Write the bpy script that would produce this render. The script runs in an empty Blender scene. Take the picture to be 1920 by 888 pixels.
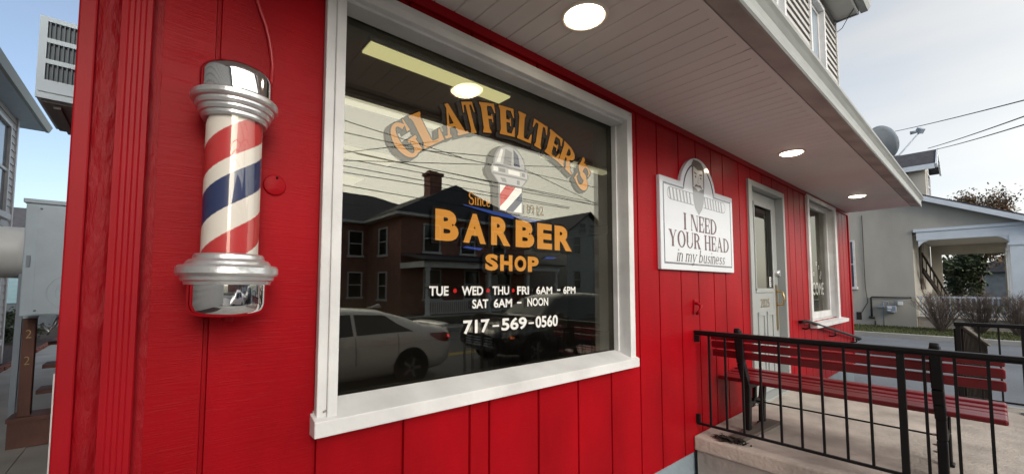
import bpy, bmesh, math, random
from mathutils import Vector, Matrix
R = math.radians
rng = random.Random(7)
scene = bpy.context.scene
COL = scene.collection

# ------------------------------------------------------------------ camera
cam_d = bpy.data.cameras.new('camera'); cam = bpy.data.objects.new('camera', cam_d); COL.objects.link(cam)
scene.camera = cam
yaw, pitch, roll = R(50.046), R(3.454), R(0.08)
f_ = Vector((math.cos(pitch)*math.cos(yaw), math.cos(pitch)*math.sin(yaw), math.sin(pitch)))
r_ = Vector((math.sin(yaw), -math.cos(yaw), 0)); u_ = r_.cross(f_)
r2, u2 = math.cos(roll)*r_+math.sin(roll)*u_, -math.sin(roll)*r_+math.cos(roll)*u_
cam.matrix_world = Matrix(((r2.x, u2.x, -f_.x, 0), (r2.y, u2.y, -f_.y, -1.5), (r2.z, u2.z, -f_.z, 1.6), (0, 0, 0, 1)))
cam_d.sensor_width = 36; cam_d.lens = 771.055/1920*36
cam_d.shift_x = (960-938.44)/1920; cam_d.shift_y = (490.08-444)/1920
cam_d.clip_start = 0.02; cam_d.clip_end = 3000

# ------------------------------------------------------------------ sky, sun, exposure
SUN_AZ, SUN_EL = -105.0, 24.0        # degrees: azimuth from +x towards +y
world = bpy.data.worlds.new('World'); scene.world = world; world.use_nodes = True
wn = world.node_tree; wn.nodes.clear()
def wnode(t, **k):
    n = wn.nodes.new(t)
    for a, b in k.items(): setattr(n, a, b)
    return n
sky = wnode('ShaderNodeTexSky'); sky.sky_type = 'NISHITA'; sky.sun_disc = False
sky.sun_elevation = R(SUN_EL); sky.sun_rotation = R(90-SUN_AZ); sky.altitude = 100
sky.air_density = 1.0; sky.dust_density = 2.2; sky.ozone_density = 1.6
tc = wnode('ShaderNodeTexCoord'); mp = wnode('ShaderNodeMapping'); mp.inputs['Scale'].default_value = (1.2, 1.2, 5.5)
nz = wnode('ShaderNodeTexNoise'); nz.inputs['Scale'].default_value = 2.3; nz.inputs['Detail'].default_value = 6
rmp = wnode('ShaderNodeValToRGB'); rmp.color_ramp.elements[0].position = .35; rmp.color_ramp.elements[1].position = .75
rmp.color_ramp.elements[0].color = (.62, .62, .62, 1); rmp.color_ramp.elements[1].color = (.82, .82, .82, 1)
mixc = wnode('ShaderNodeMix', data_type='RGBA')
bw = wnode('ShaderNodeRGBToBW')
gain = wnode('ShaderNodeMath', operation='MULTIPLY'); gain.inputs[1].default_value = 0.9
addb = wnode('ShaderNodeMath', operation='ADD'); addb.inputs[1].default_value = 2.7
tint = wnode('ShaderNodeMix', data_type='RGBA', blend_type='MULTIPLY'); tint.inputs[0].default_value = 1
tint.inputs[7].default_value = (1.0, .985, .945, 1)
bg = wnode('ShaderNodeBackground'); bg.inputs['Strength'].default_value = 0.10
wo = wnode('ShaderNodeOutputWorld')
L = wn.links.new
L(tc.outputs['Generated'], mp.inputs['Vector']); L(mp.outputs[0], nz.inputs['Vector']); L(nz.outputs[0], rmp.inputs[0])
L(sky.outputs[0], bw.inputs[0]); L(bw.outputs[0], gain.inputs[0]); L(gain.outputs[0], addb.inputs[0])
L(addb.outputs[0], tint.inputs[6])
# the veil thins out on the side of the sky away from the sunset
vd = wnode('ShaderNodeVectorMath', operation='DOT_PRODUCT'); vd.inputs[1].default_value = (math.cos(R(-56)), math.sin(R(-56)), 0)
vm = wnode('ShaderNodeMath', operation='MULTIPLY_ADD'); vm.inputs[1].default_value = .55; vm.inputs[2].default_value = .66; vm.use_clamp = True
vf = wnode('ShaderNodeMath', operation='MULTIPLY')
L(tc.outputs['Generated'], vd.inputs[0]); L(vd.outputs['Value'], vm.inputs[0]); L(vm.outputs[0], vf.inputs[0]); L(rmp.outputs[0], vf.inputs[1])
L(vf.outputs[0], mixc.inputs[0]); L(sky.outputs[0], mixc.inputs[6]); L(tint.outputs[2], mixc.inputs[7])
# bright veil of cloud low over the far side of the road, where the day is ending
gd = wnode('ShaderNodeVectorMath', operation='DOT_PRODUCT'); gd.inputs[1].default_value = (math.cos(R(-56))*math.cos(R(17)), math.sin(R(-56))*math.cos(R(17)), math.sin(R(17)))
gm0 = wnode('ShaderNodeMath', operation='MAXIMUM'); gm0.inputs[1].default_value = 0
gp = wnode('ShaderNodeMath', operation='POWER'); gp.inputs[1].default_value = 5
gs = wnode('ShaderNodeMath', operation='MULTIPLY'); gs.inputs[1].default_value = 9.0
gc = wnode('ShaderNodeMix', data_type='RGBA', blend_type='MULTIPLY'); gc.inputs[0].default_value = 1; gc.inputs[7].default_value = (1.0, .95, .80, 1)
ga = wnode('ShaderNodeMix', data_type='RGBA', blend_type='ADD'); ga.inputs[0].default_value = 1
L(tc.outputs['Generated'], gd.inputs[0]); L(gd.outputs['Value'], gm0.inputs[0]); L(gm0.outputs[0], gp.inputs[0]); L(gp.outputs[0], gs.inputs[0]); L(gs.outputs[0], gc.inputs[6])
L(mixc.outputs[2], ga.inputs[6]); L(gc.outputs[2], ga.inputs[7])
L(ga.outputs[2], bg.inputs[0]); L(bg.outputs[0], wo.inputs[0])

sun_d = bpy.data.lights.new('sun', 'SUN'); sun_d.energy = 0.9; sun_d.angle = R(34); sun_d.color = (1, .9, .78)
sun = bpy.data.objects.new('sun', sun_d); COL.objects.link(sun)
sv = Vector((math.cos(R(SUN_EL))*math.cos(R(SUN_AZ)), math.cos(R(SUN_EL))*math.sin(R(SUN_AZ)), math.sin(R(SUN_EL))))
sun.rotation_euler = sv.to_track_quat('Z', 'Y').to_euler(); sun.location = (0, -30, 30)
scene.view_settings.view_transform = 'Standard'; scene.view_settings.look = 'None'
scene.view_settings.exposure = 1.0; scene.view_settings.gamma = 1
scene.cycles.max_bounces = 8; scene.cycles.transparent_max_bounces = 24; scene.cycles.glossy_bounces = 4
scene.cycles.caustics_reflective = False; scene.cycles.caustics_refractive = False
scene.cycles.use_denoising = True

# ------------------------------------------------------------------ materials
M = {}
def mat(name, col, rough=.6, metal=0., bump=0., bscale=20., stretch=(1, 1, 1), var=0., vscale=3., coat=0., spec=.5, emit=None, estr=0., detail=6, vcol=None, vstretch=None):
    m = bpy.data.materials.new(name); m.use_nodes = True; M[name] = m
    nt = m.node_tree; p = nt.nodes['Principled BSDF']
    p.inputs['Base Color'].default_value = (*col, 1); p.inputs['Roughness'].default_value = rough
    p.inputs['Metallic'].default_value = metal; p.inputs['Specular IOR Level'].default_value = spec
    if coat: p.inputs['Coat Weight'].default_value = coat; p.inputs['Coat Roughness'].default_value = .04
    if emit: p.inputs['Emission Color'].default_value = (*emit, 1); p.inputs['Emission Strength'].default_value = estr
    if bump or var:
        g = nt.nodes.new('ShaderNodeNewGeometry')
        def noise(scale, st, det):
            mm = nt.nodes.new('ShaderNodeMapping'); mm.inputs['Scale'].default_value = st
            n = nt.nodes.new('ShaderNodeTexNoise'); n.inputs['Scale'].default_value = scale; n.inputs['Detail'].default_value = det
            nt.links.new(g.outputs['Position'], mm.inputs[0]); nt.links.new(mm.outputs[0], n.inputs['Vector']); return n
        if bump:
            n = noise(bscale, stretch, detail); b = nt.nodes.new('ShaderNodeBump'); b.inputs['Strength'].default_value = bump
            b.inputs['Distance'].default_value = .02
            nt.links.new(n.outputs[0], b.inputs['Height']); nt.links.new(b.outputs[0], p.inputs['Normal'])
        if var:
            n = noise(vscale, vstretch or (1, 1, 1), 5); r = nt.nodes.new('ShaderNodeValToRGB')
            r.color_ramp.elements[0].position = .32; r.color_ramp.elements[1].position = .68
            c2 = vcol or tuple(min(1, c*(1+var)) for c in col)
            r.color_ramp.elements[0].color = (*[c*(1-var) for c in col], 1); r.color_ramp.elements[1].color = (*c2, 1)
            nt.links.new(n.outputs[0], r.inputs[0]); nt.links.new(r.outputs[0], p.inputs['Base Color'])
    return m
def glass_mat(name, refl, tr, rough=0.0):
    m = bpy.data.materials.new(name); m.use_nodes = True; M[name] = m; nt = m.node_tree; nt.nodes.clear()
    o = nt.nodes.new('ShaderNodeOutputMaterial'); mx = nt.nodes.new('ShaderNodeMixShader'); mx.inputs[0].default_value = refl
    t = nt.nodes.new('ShaderNodeBsdfTransparent'); t.inputs[0].default_value = (*tr, 1)
    g = nt.nodes.new('ShaderNodeBsdfGlossy'); g.inputs['Roughness'].default_value = rough; g.inputs[0].default_value = (1, .975, .85, 1)
    nt.links.new(t.outputs[0], mx.inputs[1]); nt.links.new(g.outputs[0], mx.inputs[2]); nt.links.new(mx.outputs[0], o.inputs[0])
    return m
mat('red_siding', (.285, .0020, .0065), .42, spec=.11, bump=.15, bscale=11, stretch=(.55, 1, 13), var=.17, vscale=1.6, vstretch=(2.2, 1, .9))
mat('red_board', (.29, .003, .009), .45, spec=.16, bump=.05, bscale=14, stretch=(9, 9, .35), var=.10, vscale=3)
mat('red_rough', (.25, .003, .008), .5, spec=.18, bump=.45, bscale=26, stretch=(1.6, 1.6, .5), var=.10, vscale=6)
# the grain of the boards is a scatter of short raised checks, not an even ripple
_n = M['red_siding'].node_tree; _b = next(q for q in _n.nodes if q.type == 'BUMP'); _s = _b.inputs['Height'].links[0].from_node
_r = _n.nodes.new('ShaderNodeValToRGB'); _r.color_ramp.elements[0].position = .56; _r.color_ramp.elements[1].position = .70
_e = _r.color_ramp.elements.new(.30); _e.color = (.12, .12, .12, 1); _r.color_ramp.elements[0].color = (.12, .12, .12, 1)
_r.color_ramp.elements[1].color = (.0, .0, .0, 1)
_n.links.new(_s.outputs[0], _r.inputs[0]); _n.links.new(_r.outputs[0], _b.inputs['Height'])
mat('white_trim', (.62, .625, .63), .45, bump=.10, bscale=30, var=.11, vscale=5)
mat('soffit_vinyl', (.62, .585, .57), .55, var=.04, vscale=2)
mat('gutter_metal', (.27, .285, .28), .4, var=.10, vscale=5, vstretch=(1, 6, 6))
mat('gutter_bottom', (.30, .27, .25), .6, var=.25, vscale=4)
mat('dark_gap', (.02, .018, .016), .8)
mat('grey_door', (.315, .335, .335), .4, var=.04)
mat('concrete', (.43, .39, .345), .85, bump=.35, bscale=45, var=.26, vscale=3.2)
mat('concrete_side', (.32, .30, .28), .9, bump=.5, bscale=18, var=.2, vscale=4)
mat('foundation', (.20, .25, .29), .8, bump=.3, bscale=25, var=.12)
mat('walk_concrete', (.38, .37, .34), .9, bump=.25, bscale=50, var=.14, vscale=1.5)
mat('asphalt', (.085, .09, .10), .75, bump=.4, bscale=90, var=.22, vscale=.7)
mat('asphalt_side', (.16, .175, .195), .8, bump=.4, bscale=90, var=.15, vscale=.6)
mat('dirt', (.10, .08, .06), .95, bump=.6, bscale=12, var=.3, vscale=1)
mat('mulch', (.06, .04, .035), .95, bump=1, bscale=30, var=.5, vscale=14)
mat('lawn', (.075, .085, .028), .95, bump=.8, bscale=40, var=.35, vscale=5)
mat('grass_blade', (.085, .095, .03), .8, var=.3, vscale=4)
mat('brick_edge', (.22, .075, .05), .9, bump=.4, bscale=30, var=.25, vscale=8)
mat('yellow_paint', (.55, .40, .05), .7)
mat('black_iron', (.007, .007, .008), .45, spec=.25, bump=.08, bscale=60)
mat('bench_red', (.165, .004, .009), .3, bump=.12, bscale=25, stretch=(6, .6, 6), var=.15, vscale=5)
mat('old_wood', (.22, .19, .16), .85, bump=.4, bscale=30, stretch=(.4, 6, 6), var=.25)
mat('plank_wood', (.12, .10, .085), .85, bump=.4, bscale=30, stretch=(.4, 6, 6), var=.25)
mat('dark_wood', (.020, .015, .012), .8, spec=.08, bump=.4, bscale=20, stretch=(4, 4, .5), var=.3)
mat('brown_wood', (.14, .062, .047), .65, bump=.3, bscale=18, stretch=(3, 3, .6), var=.25)
mat('chrome', (.82, .82, .83), .06, 1.0)
mat('cast_alu', (.66, .67, .68), .32, .8, bump=.12, bscale=40, var=.08)
mat('pole_white', (.80, .76, .70), .35)
mat('pole_red', (.52, .03, .035), .35)
mat('pole_blue', (.015, .03, .12), .35)
mat('aluminium', (.62, .64, .66), .35, .6)
mat('brass', (.45, .33, .16), .35, .9)
mat('gold_leaf', (.57, .255, .05), .9, spec=0, var=.05)
mat('bronze_leaf', (.13, .075, .02), .9, spec=0)
mat('black_vinyl', (.010, .009, .008), .9, spec=0)
mat('shadow_vinyl', (.045, .043, .042), .9, spec=0)
mat('cord_red', (.40, .022, .030), .35)
mat('white_vinyl', (.80, .80, .80), .9, spec=0)
mat('red_vinyl', (.5, .02, .02), .9, spec=0)
mat('blue_vinyl', (.03, .06, .25), .9, spec=0)
mat('silver_vinyl', (.42, .43, .46), .9, spec=0)
mat('grey_vinyl', (.20, .20, .22), .9, spec=0)
mat('navy_vinyl', (.035, .045, .10), .9, spec=0)
mat('sign_white', (.53, .56, .61), .12, coat=.6)
mat('sign_navy', (.02, .025, .05), .12, coat=.6)
mat('sign_maroon', (.07, .012, .016), .3, coat=.1)
mat('sign_brown', (.045, .030, .022), .4, spec=.3)
mat('sign_grey', (.17, .17, .175), .15, coat=.6)
mat('sign_skin', (.46, .46, .47), .15, coat=.6)
mat('lamp_lens', (.9, .9, .9), .5, emit=(1, .86, .62), estr=6)
mat('lamp_rim', (.75, .68, .6), .4)
mat('tube_light', (.9, .9, .8), .5, emit=(1, .93, .42), estr=.32)
mat('tube_light_dim', (.9, .9, .8), .5, emit=(1, .93, .55), estr=.13)
mat('tube_light_far', (.9, .9, .8), .5, emit=(1, .93, .6), estr=.07)
mat('room_wall', (.10, .085, .06), .9)
mat('room_ceiling', (.07, .06, .045), .9)
mat('room_floor', (.06, .05, .04), .7)
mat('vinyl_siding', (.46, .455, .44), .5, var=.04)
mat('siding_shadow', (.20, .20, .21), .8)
mat('window_pane', (.10, .125, .15), .08, spec=.8)
mat('drawn_blind', (.25, .31, .37), .25, var=.06)
mat('dark_pane', (.012, .013, .014), .06, spec=.7)
mat('ac_shade_white', (.46, .57, .66), .45, var=.05, vscale=6)  # white finish with the cool blue of the shade mixed into the colour
mat('ac_fin', (.06, .09, .12), .5)
mat('ac_under', (.22, .23, .22), .7, var=.2)
mat('tank_white', (.72, .74, .74), .4, var=.08, vscale=3)
mat('blue_siding', (.22, .36, .42), .6, var=.05)
mat('slate_base', (.10, .12, .14), .8, var=.15)
mat('shingle', (.055, .055, .065), .9, bump=.7, bscale=14, stretch=(1, 1, 3), var=.25, vscale=6)
mat('stucco', (.40, .38, .335), .9, bump=.35, bscale=40, var=.13, vscale=.9, vstretch=(1, 1, .35))
mat('stucco_trim', (.60, .66, .72), .5, var=.05)
mat('porch_ceiling', (.48, .47, .46), .7)
mat('meter_grey', (.25, .30, .36), .5, var=.1)
mat('pipe_dark', (.03, .035, .035), .5)
mat('dish_grey', (.34, .40, .46), .45, var=.06)
mat('twig', (.15, .115, .095), .9, var=.3, vscale=6)
mat('bark', (.07, .055, .045), .95, bump=.6, bscale=20, var=.3)
mat('leaf_dark', (.035, .050, .020), .8, var=.5, vscale=1.5)
mat('leaf_autumn', (.13, .085, .045), .8, var=.5, vscale=.9)
mat('leaf_yellow', (.36, .22, .03), .8, var=.3)
mat('brick', (.33, .15, .11), .9, bump=.4, bscale=30, var=.22, vscale=3)
mat('brick_trim', (.75, .74, .70), .7, var=.1)
mat('stone_wall', (.13, .115, .095), .95, bump=.8, bscale=6, var=.4, vscale=4)
mat('white_stucco', (.42, .42, .39), .8, var=.1)
mat('silver_paint', (.78, .78, .76), .32, .1, coat=.6)
mat('dark_paint', (.016, .018, .022), .25, .2, coat=.8)
mat('car_glass', (.010, .012, .013), .05, spec=.7)
mat('tyre', (.012, .012, .012), .9)
mat('rim', (.25, .25, .26), .35, .8)
mat('tail_red', (.22, .008, .010), .2, coat=.5)
mat('tail_lit', (.6, .03, .03), .3, emit=(1, .05, .04), estr=2.2)
mat('amber', (.55, .12, .03), .3, emit=(1, .22, .06), estr=.5)
mat('headlamp', (.5, .52, .55), .12, coat=.5)
mat('cable_black', (.010, .010, .010), .6)
mat('debris', (.022, .016, .013), .9, var=.5, vscale=20)
mat('sticker', (.75, .75, .75), .5)
glass_mat('shop_glass', .085, (.985, .985, .97))
glass_mat('inner_glass', .15, (.985, .985, .97))
glass_mat('small_glass', .26, (.8, .81, .8))
glass_mat('tube_glass', .06, (.97, .96, .95))

# ------------------------------------------------------------------ mesh helpers
BASE = {}
class MB:
    def __init__(s): s.v = []; s.f = []; s.m = []; s.mi = 0; s.smooth = set()
    def quad(s, *p):
        i = len(s.v); s.v += [Vector(q) for q in p]; s.f.append(tuple(range(i, i+len(p)))); s.m.append(s.mi)
    def box(s, x0, y0, z0, x1, y1, z1):
        x0, x1 = sorted((x0, x1)); y0, y1 = sorted((y0, y1)); z0, z1 = sorted((z0, z1))
        i = len(s.v); s.v += [Vector(q) for q in ((x0,y0,z0),(x1,y0,z0),(x1,y1,z0),(x0,y1,z0),(x0,y0,z1),(x1,y0,z1),(x1,y1,z1),(x0,y1,z1))]
        for q in ((0,3,2,1),(4,5,6,7),(0,1,5,4),(1,2,6,5),(2,3,7,6),(3,0,4,7)): s.f.append(tuple(i+k for k in q)); s.m.append(s.mi)
        return s
    def bar(s, a, b, w, h=None, up=(0, 0, 1)):
        a, b = Vector(a), Vector(b); h = h or w; d = (b-a).normalized(); up = Vector(up)
        if abs(d.dot(up)) > .98: up = Vector((1, 0, 0))
        r = d.cross(up).normalized(); u = r.cross(d)
        i = len(s.v)
        for c in (a, b):
            for sx, sz in ((-1,-1),(1,-1),(1,1),(-1,1)): s.v.append(c+r*sx*w/2+u*sz*h/2)
        for q in ((0,1,2,3),(7,6,5,4),(0,4,5,1),(1,5,6,2),(2,6,7,3),(3,7,4,0)): s.f.append(tuple(i+k for k in q)); s.m.append(s.mi)
        return s
    def tube(s, pts, rad, n=8, caps=True):
        pts = [Vector(p) for p in pts]; rads = rad if isinstance(rad, (list, tuple)) else [rad]*len(pts)
        i = len(s.v); prev = None
        for k, p in enumerate(pts):
            d = (pts[min(k+1, len(pts)-1)]-pts[max(k-1, 0)]).normalized()
            a = Vector((0, 0, 1)) if abs(d.z) < .9 else Vector((1, 0, 0))
            if prev is not None: a = prev
            r = d.cross(a).normalized(); u = r.cross(d).normalized(); prev = u
            for j in range(n):
                t = 2*math.pi*j/n; s.v.append(p+(r*math.cos(t)+u*math.sin(t))*rads[k])
        for k in range(len(pts)-1):
            for j in range(n):
                s.f.append((i+k*n+j, i+k*n+(j+1) % n, i+(k+1)*n+(j+1) % n, i+(k+1)*n+j)); s.m.append(s.mi); s.smooth.add(len(s.f)-1)
        if caps:
            s.f.append(tuple(i+j for j in range(n))[::-1]); s.m.append(s.mi)
            s.f.append(tuple(i+(len(pts)-1)*n+j for j in range(n))); s.m.append(s.mi)
        return s
    def lathe(s, c, prof, n=40, axis='z', a0=0, a1=2*math.pi):
        c = Vector(c); i = len(s.v); full = abs(a1-a0) > 6.28; m = n if full else n+1
        for r, h in prof:
            for j in range(m):
                t = a0+(a1-a0)*j/n; x, y = r*math.cos(t), r*math.sin(t)
                s.v.append(c+Vector({'z': (x, y, h), 'y': (x, h, y), 'x': (h, x, y)}[axis]))
        for k in range(len(prof)-1):
            for j in range(n):
                j2 = (j+1) % m
                s.f.append((i+k*m+j, i+k*m+j2, i+(k+1)*m+j2, i+(k+1)*m+j)); s.m.append(s.mi); s.smooth.add(len(s.f)-1)
        return s
    def rings(s, c, prof, n=64):
        for a, b in zip(prof[:-1], prof[1:]): s.lathe(c, [a, b], n)
        return s
    def prism(s, poly, y0, y1, axis='y'):
        def P(a, b, h): return Vector({'y': (a, h, b), 'x': (h, a, b), 'z': (a, b, h)}[axis])
        n = len(poly); i = len(s.v)
        s.v += [P(a, b, y0) for a, b in poly]+[P(a, b, y1) for a, b in poly]
        s.f.append(tuple(range(i, i+n))); s.m.append(s.mi); s.f.append(tuple(range(i+2*n-1, i+n-1, -1))); s.m.append(s.mi)
        for k in range(n): s.f.append((i+k, i+n+k, i+n+(k+1) % n, i+(k+1) % n)); s.m.append(s.mi)
        return s
    def grid(s, rows, smooth=True):
        n = len(rows[0]); i = len(s.v)
        for r in rows: s.v += [Vector(p) for p in r]
        for k in range(len(rows)-1):
            for j in range(n-1):
                s.f.append((i+k*n+j, i+k*n+j+1, i+(k+1)*n+j+1, i+(k+1)*n+j)); s.m.append(s.mi)
                if smooth: s.smooth.add(len(s.f)-1)
        return s
    def build(s, name, mats, parent=None, bevel=0, recalc=True, weld=False, subdiv=0, solid=0):
        me = bpy.data.meshes.new(name); b = BASE.get(parent.name, Vector()) if parent else Vector()
        me.from_pydata([v-b for v in s.v], [], s.f)
        if not isinstance(mats, (list, tuple)): mats = [mats]
        for m in mats: me.materials.append(M[m])
        for k, p in enumerate(me.polygons): p.material_index = s.m[k]; p.use_smooth = k in s.smooth
        if recalc or weld:
            bm = bmesh.new(); bm.from_mesh(me)
            if weld: bmesh.ops.remove_doubles(bm, verts=bm.verts, dist=1e-4)
            if recalc: bmesh.ops.recalc_face_normals(bm, faces=bm.faces)
            bm.to_mesh(me); bm.free()
        o = bpy.data.objects.new(name, me); COL.objects.link(o)
        if parent: o.parent = parent; BASE[o.name] = b
        if solid: q = o.modifiers.new('thickness', 'SOLIDIFY'); q.thickness = solid; q.offset = 0
        if bevel: q = o.modifiers.new('bevel', 'BEVEL'); q.width = bevel; q.segments = 2; q.limit_method = 'ANGLE'; q.angle_limit = R(40)
        if subdiv: q = o.modifiers.new('subdivision', 'SUBSURF'); q.levels = subdiv; q.render_levels = subdiv
        return o
def tag(o, label, cat, group=None, kind=None):
    o['label'] = label; o['category'] = cat
    if group: o['group'] = group
    if kind: o['kind'] = kind
    return o
def thing(name, loc, label, cat, group=None):
    o = bpy.data.objects.new(name, None); COL.objects.link(o); o.location = loc; o.empty_display_size = .2
    BASE[o.name] = Vector(loc); return tag(o, label, cat, group)
def struct(name, mb, mats, **k):
    o = mb.build(name, mats, **k); o['kind'] = 'structure'; return o
def box(*a): return MB().box(*a)

# ------------------------------------------------------------------ flat shapes: glyphs (cap height 1) as convex pieces
def rect(x0, y0, x1, y1): return [(x0, y0), (x1, y0), (x1, y1), (x0, y1)]
def ring(cx, cy, ro, ri, a0, a1, n=18):
    out = []
    for k in range(n):
        t0, t1 = R(a0+(a1-a0)*k/n), R(a0+(a1-a0)*(k+1)/n)
        out.append([(cx+ro[0]*math.cos(t0), cy+ro[1]*math.sin(t0)), (cx+ro[0]*math.cos(t1), cy+ro[1]*math.sin(t1)),
                    (cx+ri[0]*math.cos(t1), cy+ri[1]*math.sin(t1)), (cx+ri[0]*math.cos(t0), cy+ri[1]*math.sin(t0))])
    return out
def stroke(pts, ws):
    out = []; L_ = []
    for k, p in enumerate(pts):
        a, b = pts[max(k-1, 0)], pts[min(k+1, len(pts)-1)]
        dx, dy = b[0]-a[0], b[1]-a[1]; l = math.hypot(dx, dy) or 1; nx, ny = -dy/l, dx/l; w = ws[k]/2
        L_.append(((p[0]+nx*w, p[1]+ny*w), (p[0]-nx*w, p[1]-ny*w)))
    for k in range(len(pts)-1): out.append([L_[k][0], L_[k][1], L_[k+1][1], L_[k+1][0]])
    return out
def serif_glyph(ch, s=.2, t=.075, f=.075, h=.06):
    def st(x0, bot=True, top=True, w=s):
        o = [rect(x0, 0, x0+w, 1)]
        for on, y, d in ((bot, 0, 1), (top, 1, -1)):
            if on:
                o.append(rect(x0-f, min(y, y+d*h), x0+w+f, max(y, y+d*h)))
                o.append([(x0-f*.6, y+d*h), (x0, y+d*h), (x0, y+d*h*2.2)]); o.append([(x0+w, y+d*h), (x0+w+f*.6, y+d*h), (x0+w, y+d*h*2.2)])
        return o
    def bowl(x0, y0, y1, r):
        cy, ry = (y0+y1)/2, (y1-y0)/2
        return ring(x0, cy, (r, ry), (r-s, ry-t), -90, 90, 14)
    if ch == 'I': return st(f), s+2*f
    if ch == 'L':
        w = .72; return st(f)+[rect(f+s, 0, w, t), [(w-.17, t*.6), (w, 0), (w+.02, .34), (w-.03, .34)]], w
    if ch == 'E' or ch == 'F':
        w = .70; o = st(f)+[rect(f+s, 1-t, w, 1), [(w-.16, 1-t*.5), (w-.03, .68), (w+.01, .68), (w, 1)], rect(f+s, .47, w-.18, .47+t), rect(w-.2, .36, w-.15, .64)]
        if ch == 'E': o += [rect(f+s, 0, w, t), [(w-.17, t*.5), (w, 0), (w+.03, .34), (w-.02, .34)]]
        return o, w
    if ch == 'T':
        w = .84; x = (w-s)/2; return st(x, top=False)+[rect(.02, 1-t, w-.02, 1), [(0, .66), (.05, .66), (.17, 1-t*.5), (.02, 1)], [(w-.05, .66), (w, .66), (w-.02, 1), (w-.17, 1-t*.5)]], w
    if ch == 'H':
        w = .9; return st(f)+st(w-f-s)+[rect(f+s, .47, w-f-s, .47+t)], w
    if ch == 'N':
        w = .92; return [rect(f, 0, f+t, 1), rect(0, 0, f*2+t, h), rect(0, 1-h, f+t, 1), rect(w-f-t, 0, w-f, 1), rect(w-2*f-t, 1-h, w, 1), [(f, 1), (f+s*1.15, 1), (w-f, 0), (w-f-s*.9, 0)]], w
    if ch == 'A':
        w = .95; return [[(.09, 0), (.09+t, 0), (w*.52, .93), (w*.47, .98)], [(w-.09-s*1.1, 0), (w-.09, 0), (w*.55, 1), (w*.40, 1)], rect(.2, .29, w-.28, .29+t), rect(0, 0, .09+t+f, h), rect(w-.12-s-f, 0, w, h)], w
    if ch == 'Y':
        w = .92; x = (w-s)/2; return [rect(x, 0, x+s, .5), rect(x-f, 0, x+s+f, h), [(x, .45), (x+s, .45), (.09+s, 1), (.06, 1)], [(x+s*.55, .45), (x+s, .5), (w-.08, 1), (w-.08-t*1.2, 1)], rect(0, 1-h, s+f+.1, 1), rect(w-.1-t-f, 1-h, w, 1)], w
    if ch == 'U':
        w = .9; r = (w-2*f)/2; return [rect(f, .34, f+s, 1), rect(0, 1-h, 2*f+s, 1), rect(w-f-t, .34, w-f, 1), rect(w-2*f-t, 1-h, w, 1)]+ring(w/2, .35, (r, .36), (r-s*.75, .36-t), 180, 360), w
    if ch == 'D':
        w = .9; return st(f)+bowl(f+s*.9, 0, 1, w-f-s*.9), w
    if ch == 'R':
        w = .88; return st(f)+bowl(f+s*.9, .45, 1, .5)+[rect(f+s, .45, f+s+.12, .45+t), [(.40, .48), (.58, .5), (w-.02, 0), (w-.08-s, 0)], rect(w-.1-s, 0, w+.04, h)], w
    if ch == 'O':
        w = .96; return ring(w/2, .5, (w/2, .52), (w/2-s, .52-t), 0, 360, 30), w
    if ch == 'G':
        w = .96; return ring(w/2, .5, (w/2, .52), (w/2-s, .52-t), 42, 325, 24)+[rect(w-.06-s, .02, w-.06, .46), rect(w-.14-s, .46-h, w+.02, .46), [(w-.2, .66), (w-.05, .66), (w-.06, 1.0), (w-.1, 1.0)]], w
    if ch == 'S':
        pts = []; ws = []
        for k in range(25):
            a = 25+(270-25)*k/24; 
            pts.append((.36+.25*math.cos(R(a)), .745+.235*math.sin(R(a)))); ws.append(t+(s*1.05-t)*max(0, math.sin(R(max(0, a-90))*1.0))**1.5 if a < 270 else s)
        for k in range(1, 25):
            a = 90-(245)*k/24
            pts.append((.36+.28*math.cos(R(a)), .255+.255*math.sin(R(a)))); ws.append(t+(s*1.05-t)*max(0, math.cos(R(a)))**1.2)
        ws[22:27] = [s*.9, s*1.0, s*1.05, s*1.05, s*1.0]
        return stroke(pts, ws)+[[(.545, .70), (.60, .70), (.60, 1.0), (.565, 1.0)], [(.06, .02), (.10, .02), (.13, .34), (.07, .34)]], .72
    if ch == "'": return [[(.03, .70), (.08, .66), (.20, .86), (.05, .86)]]+ring(.12, .88, (.11, .11), (.001, .001), 0, 360, 12), .26
    # small letters (x-height .64)
    x = .64; ls = s*.85
    if ch == 'i': return [rect(f, 0, f+ls, x), rect(0, 0, 2*f+ls, h), rect(0, x-h, f, x)]+ring(f+ls/2, .86, (ls*.62, ls*.62), (.001, .001), 0, 360, 10), ls+2*f
    if ch in 'nm':
        o = [rect(f, 0, f+ls, x), rect(0, 0, 2*f+ls, h), rect(0, x-h, f, x)]; q = f
        for _ in range(1 if ch == 'n' else 2):
            o += ring(q+ls+.12, x-.2, (.12+ls*.9, .2), (.12, .2-t), 0, 150, 10)+[rect(q+ls+.24, 0, q+2*ls+.24, x-.19), rect(q+ls+.24-f*.7, 0, q+2*ls+.24+f, h)]; q += ls+.24
        return o, q+ls+f
    if ch == 'c': return ring(.27, x/2, (.27, x/2), (.27-ls, x/2-t*.8), 45, 320, 16), .52
    if ch == 'e': return ring(.28, x/2, (.28, x/2), (.28-ls, x/2-t*.8), 0, 325, 18)+[rect(.08, x/2-.03, .5, x/2+.05)], .58
    if ch == 'b': return [rect(f, 0, f+ls, 1), rect(0, 1-h, f, 1)]+ring(f+ls+.14, x/2, (.17+ls*.9, x/2), (.15, x/2-t), -150, 150, 14), f+2*ls+.36
    if ch == 'u': return [rect(f, .18, f+ls, x), rect(0, x-h, f, x), rect(f+ls+.24, 0, f+2*ls+.24, x), rect(f+2*ls+.24, 0, f*2+2*ls+.24, h)]+ring(f+ls+.12, .2, (.12+ls*.9, .2), (.12, .2-t), 190, 350, 10), f*2+2*ls+.24
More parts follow.
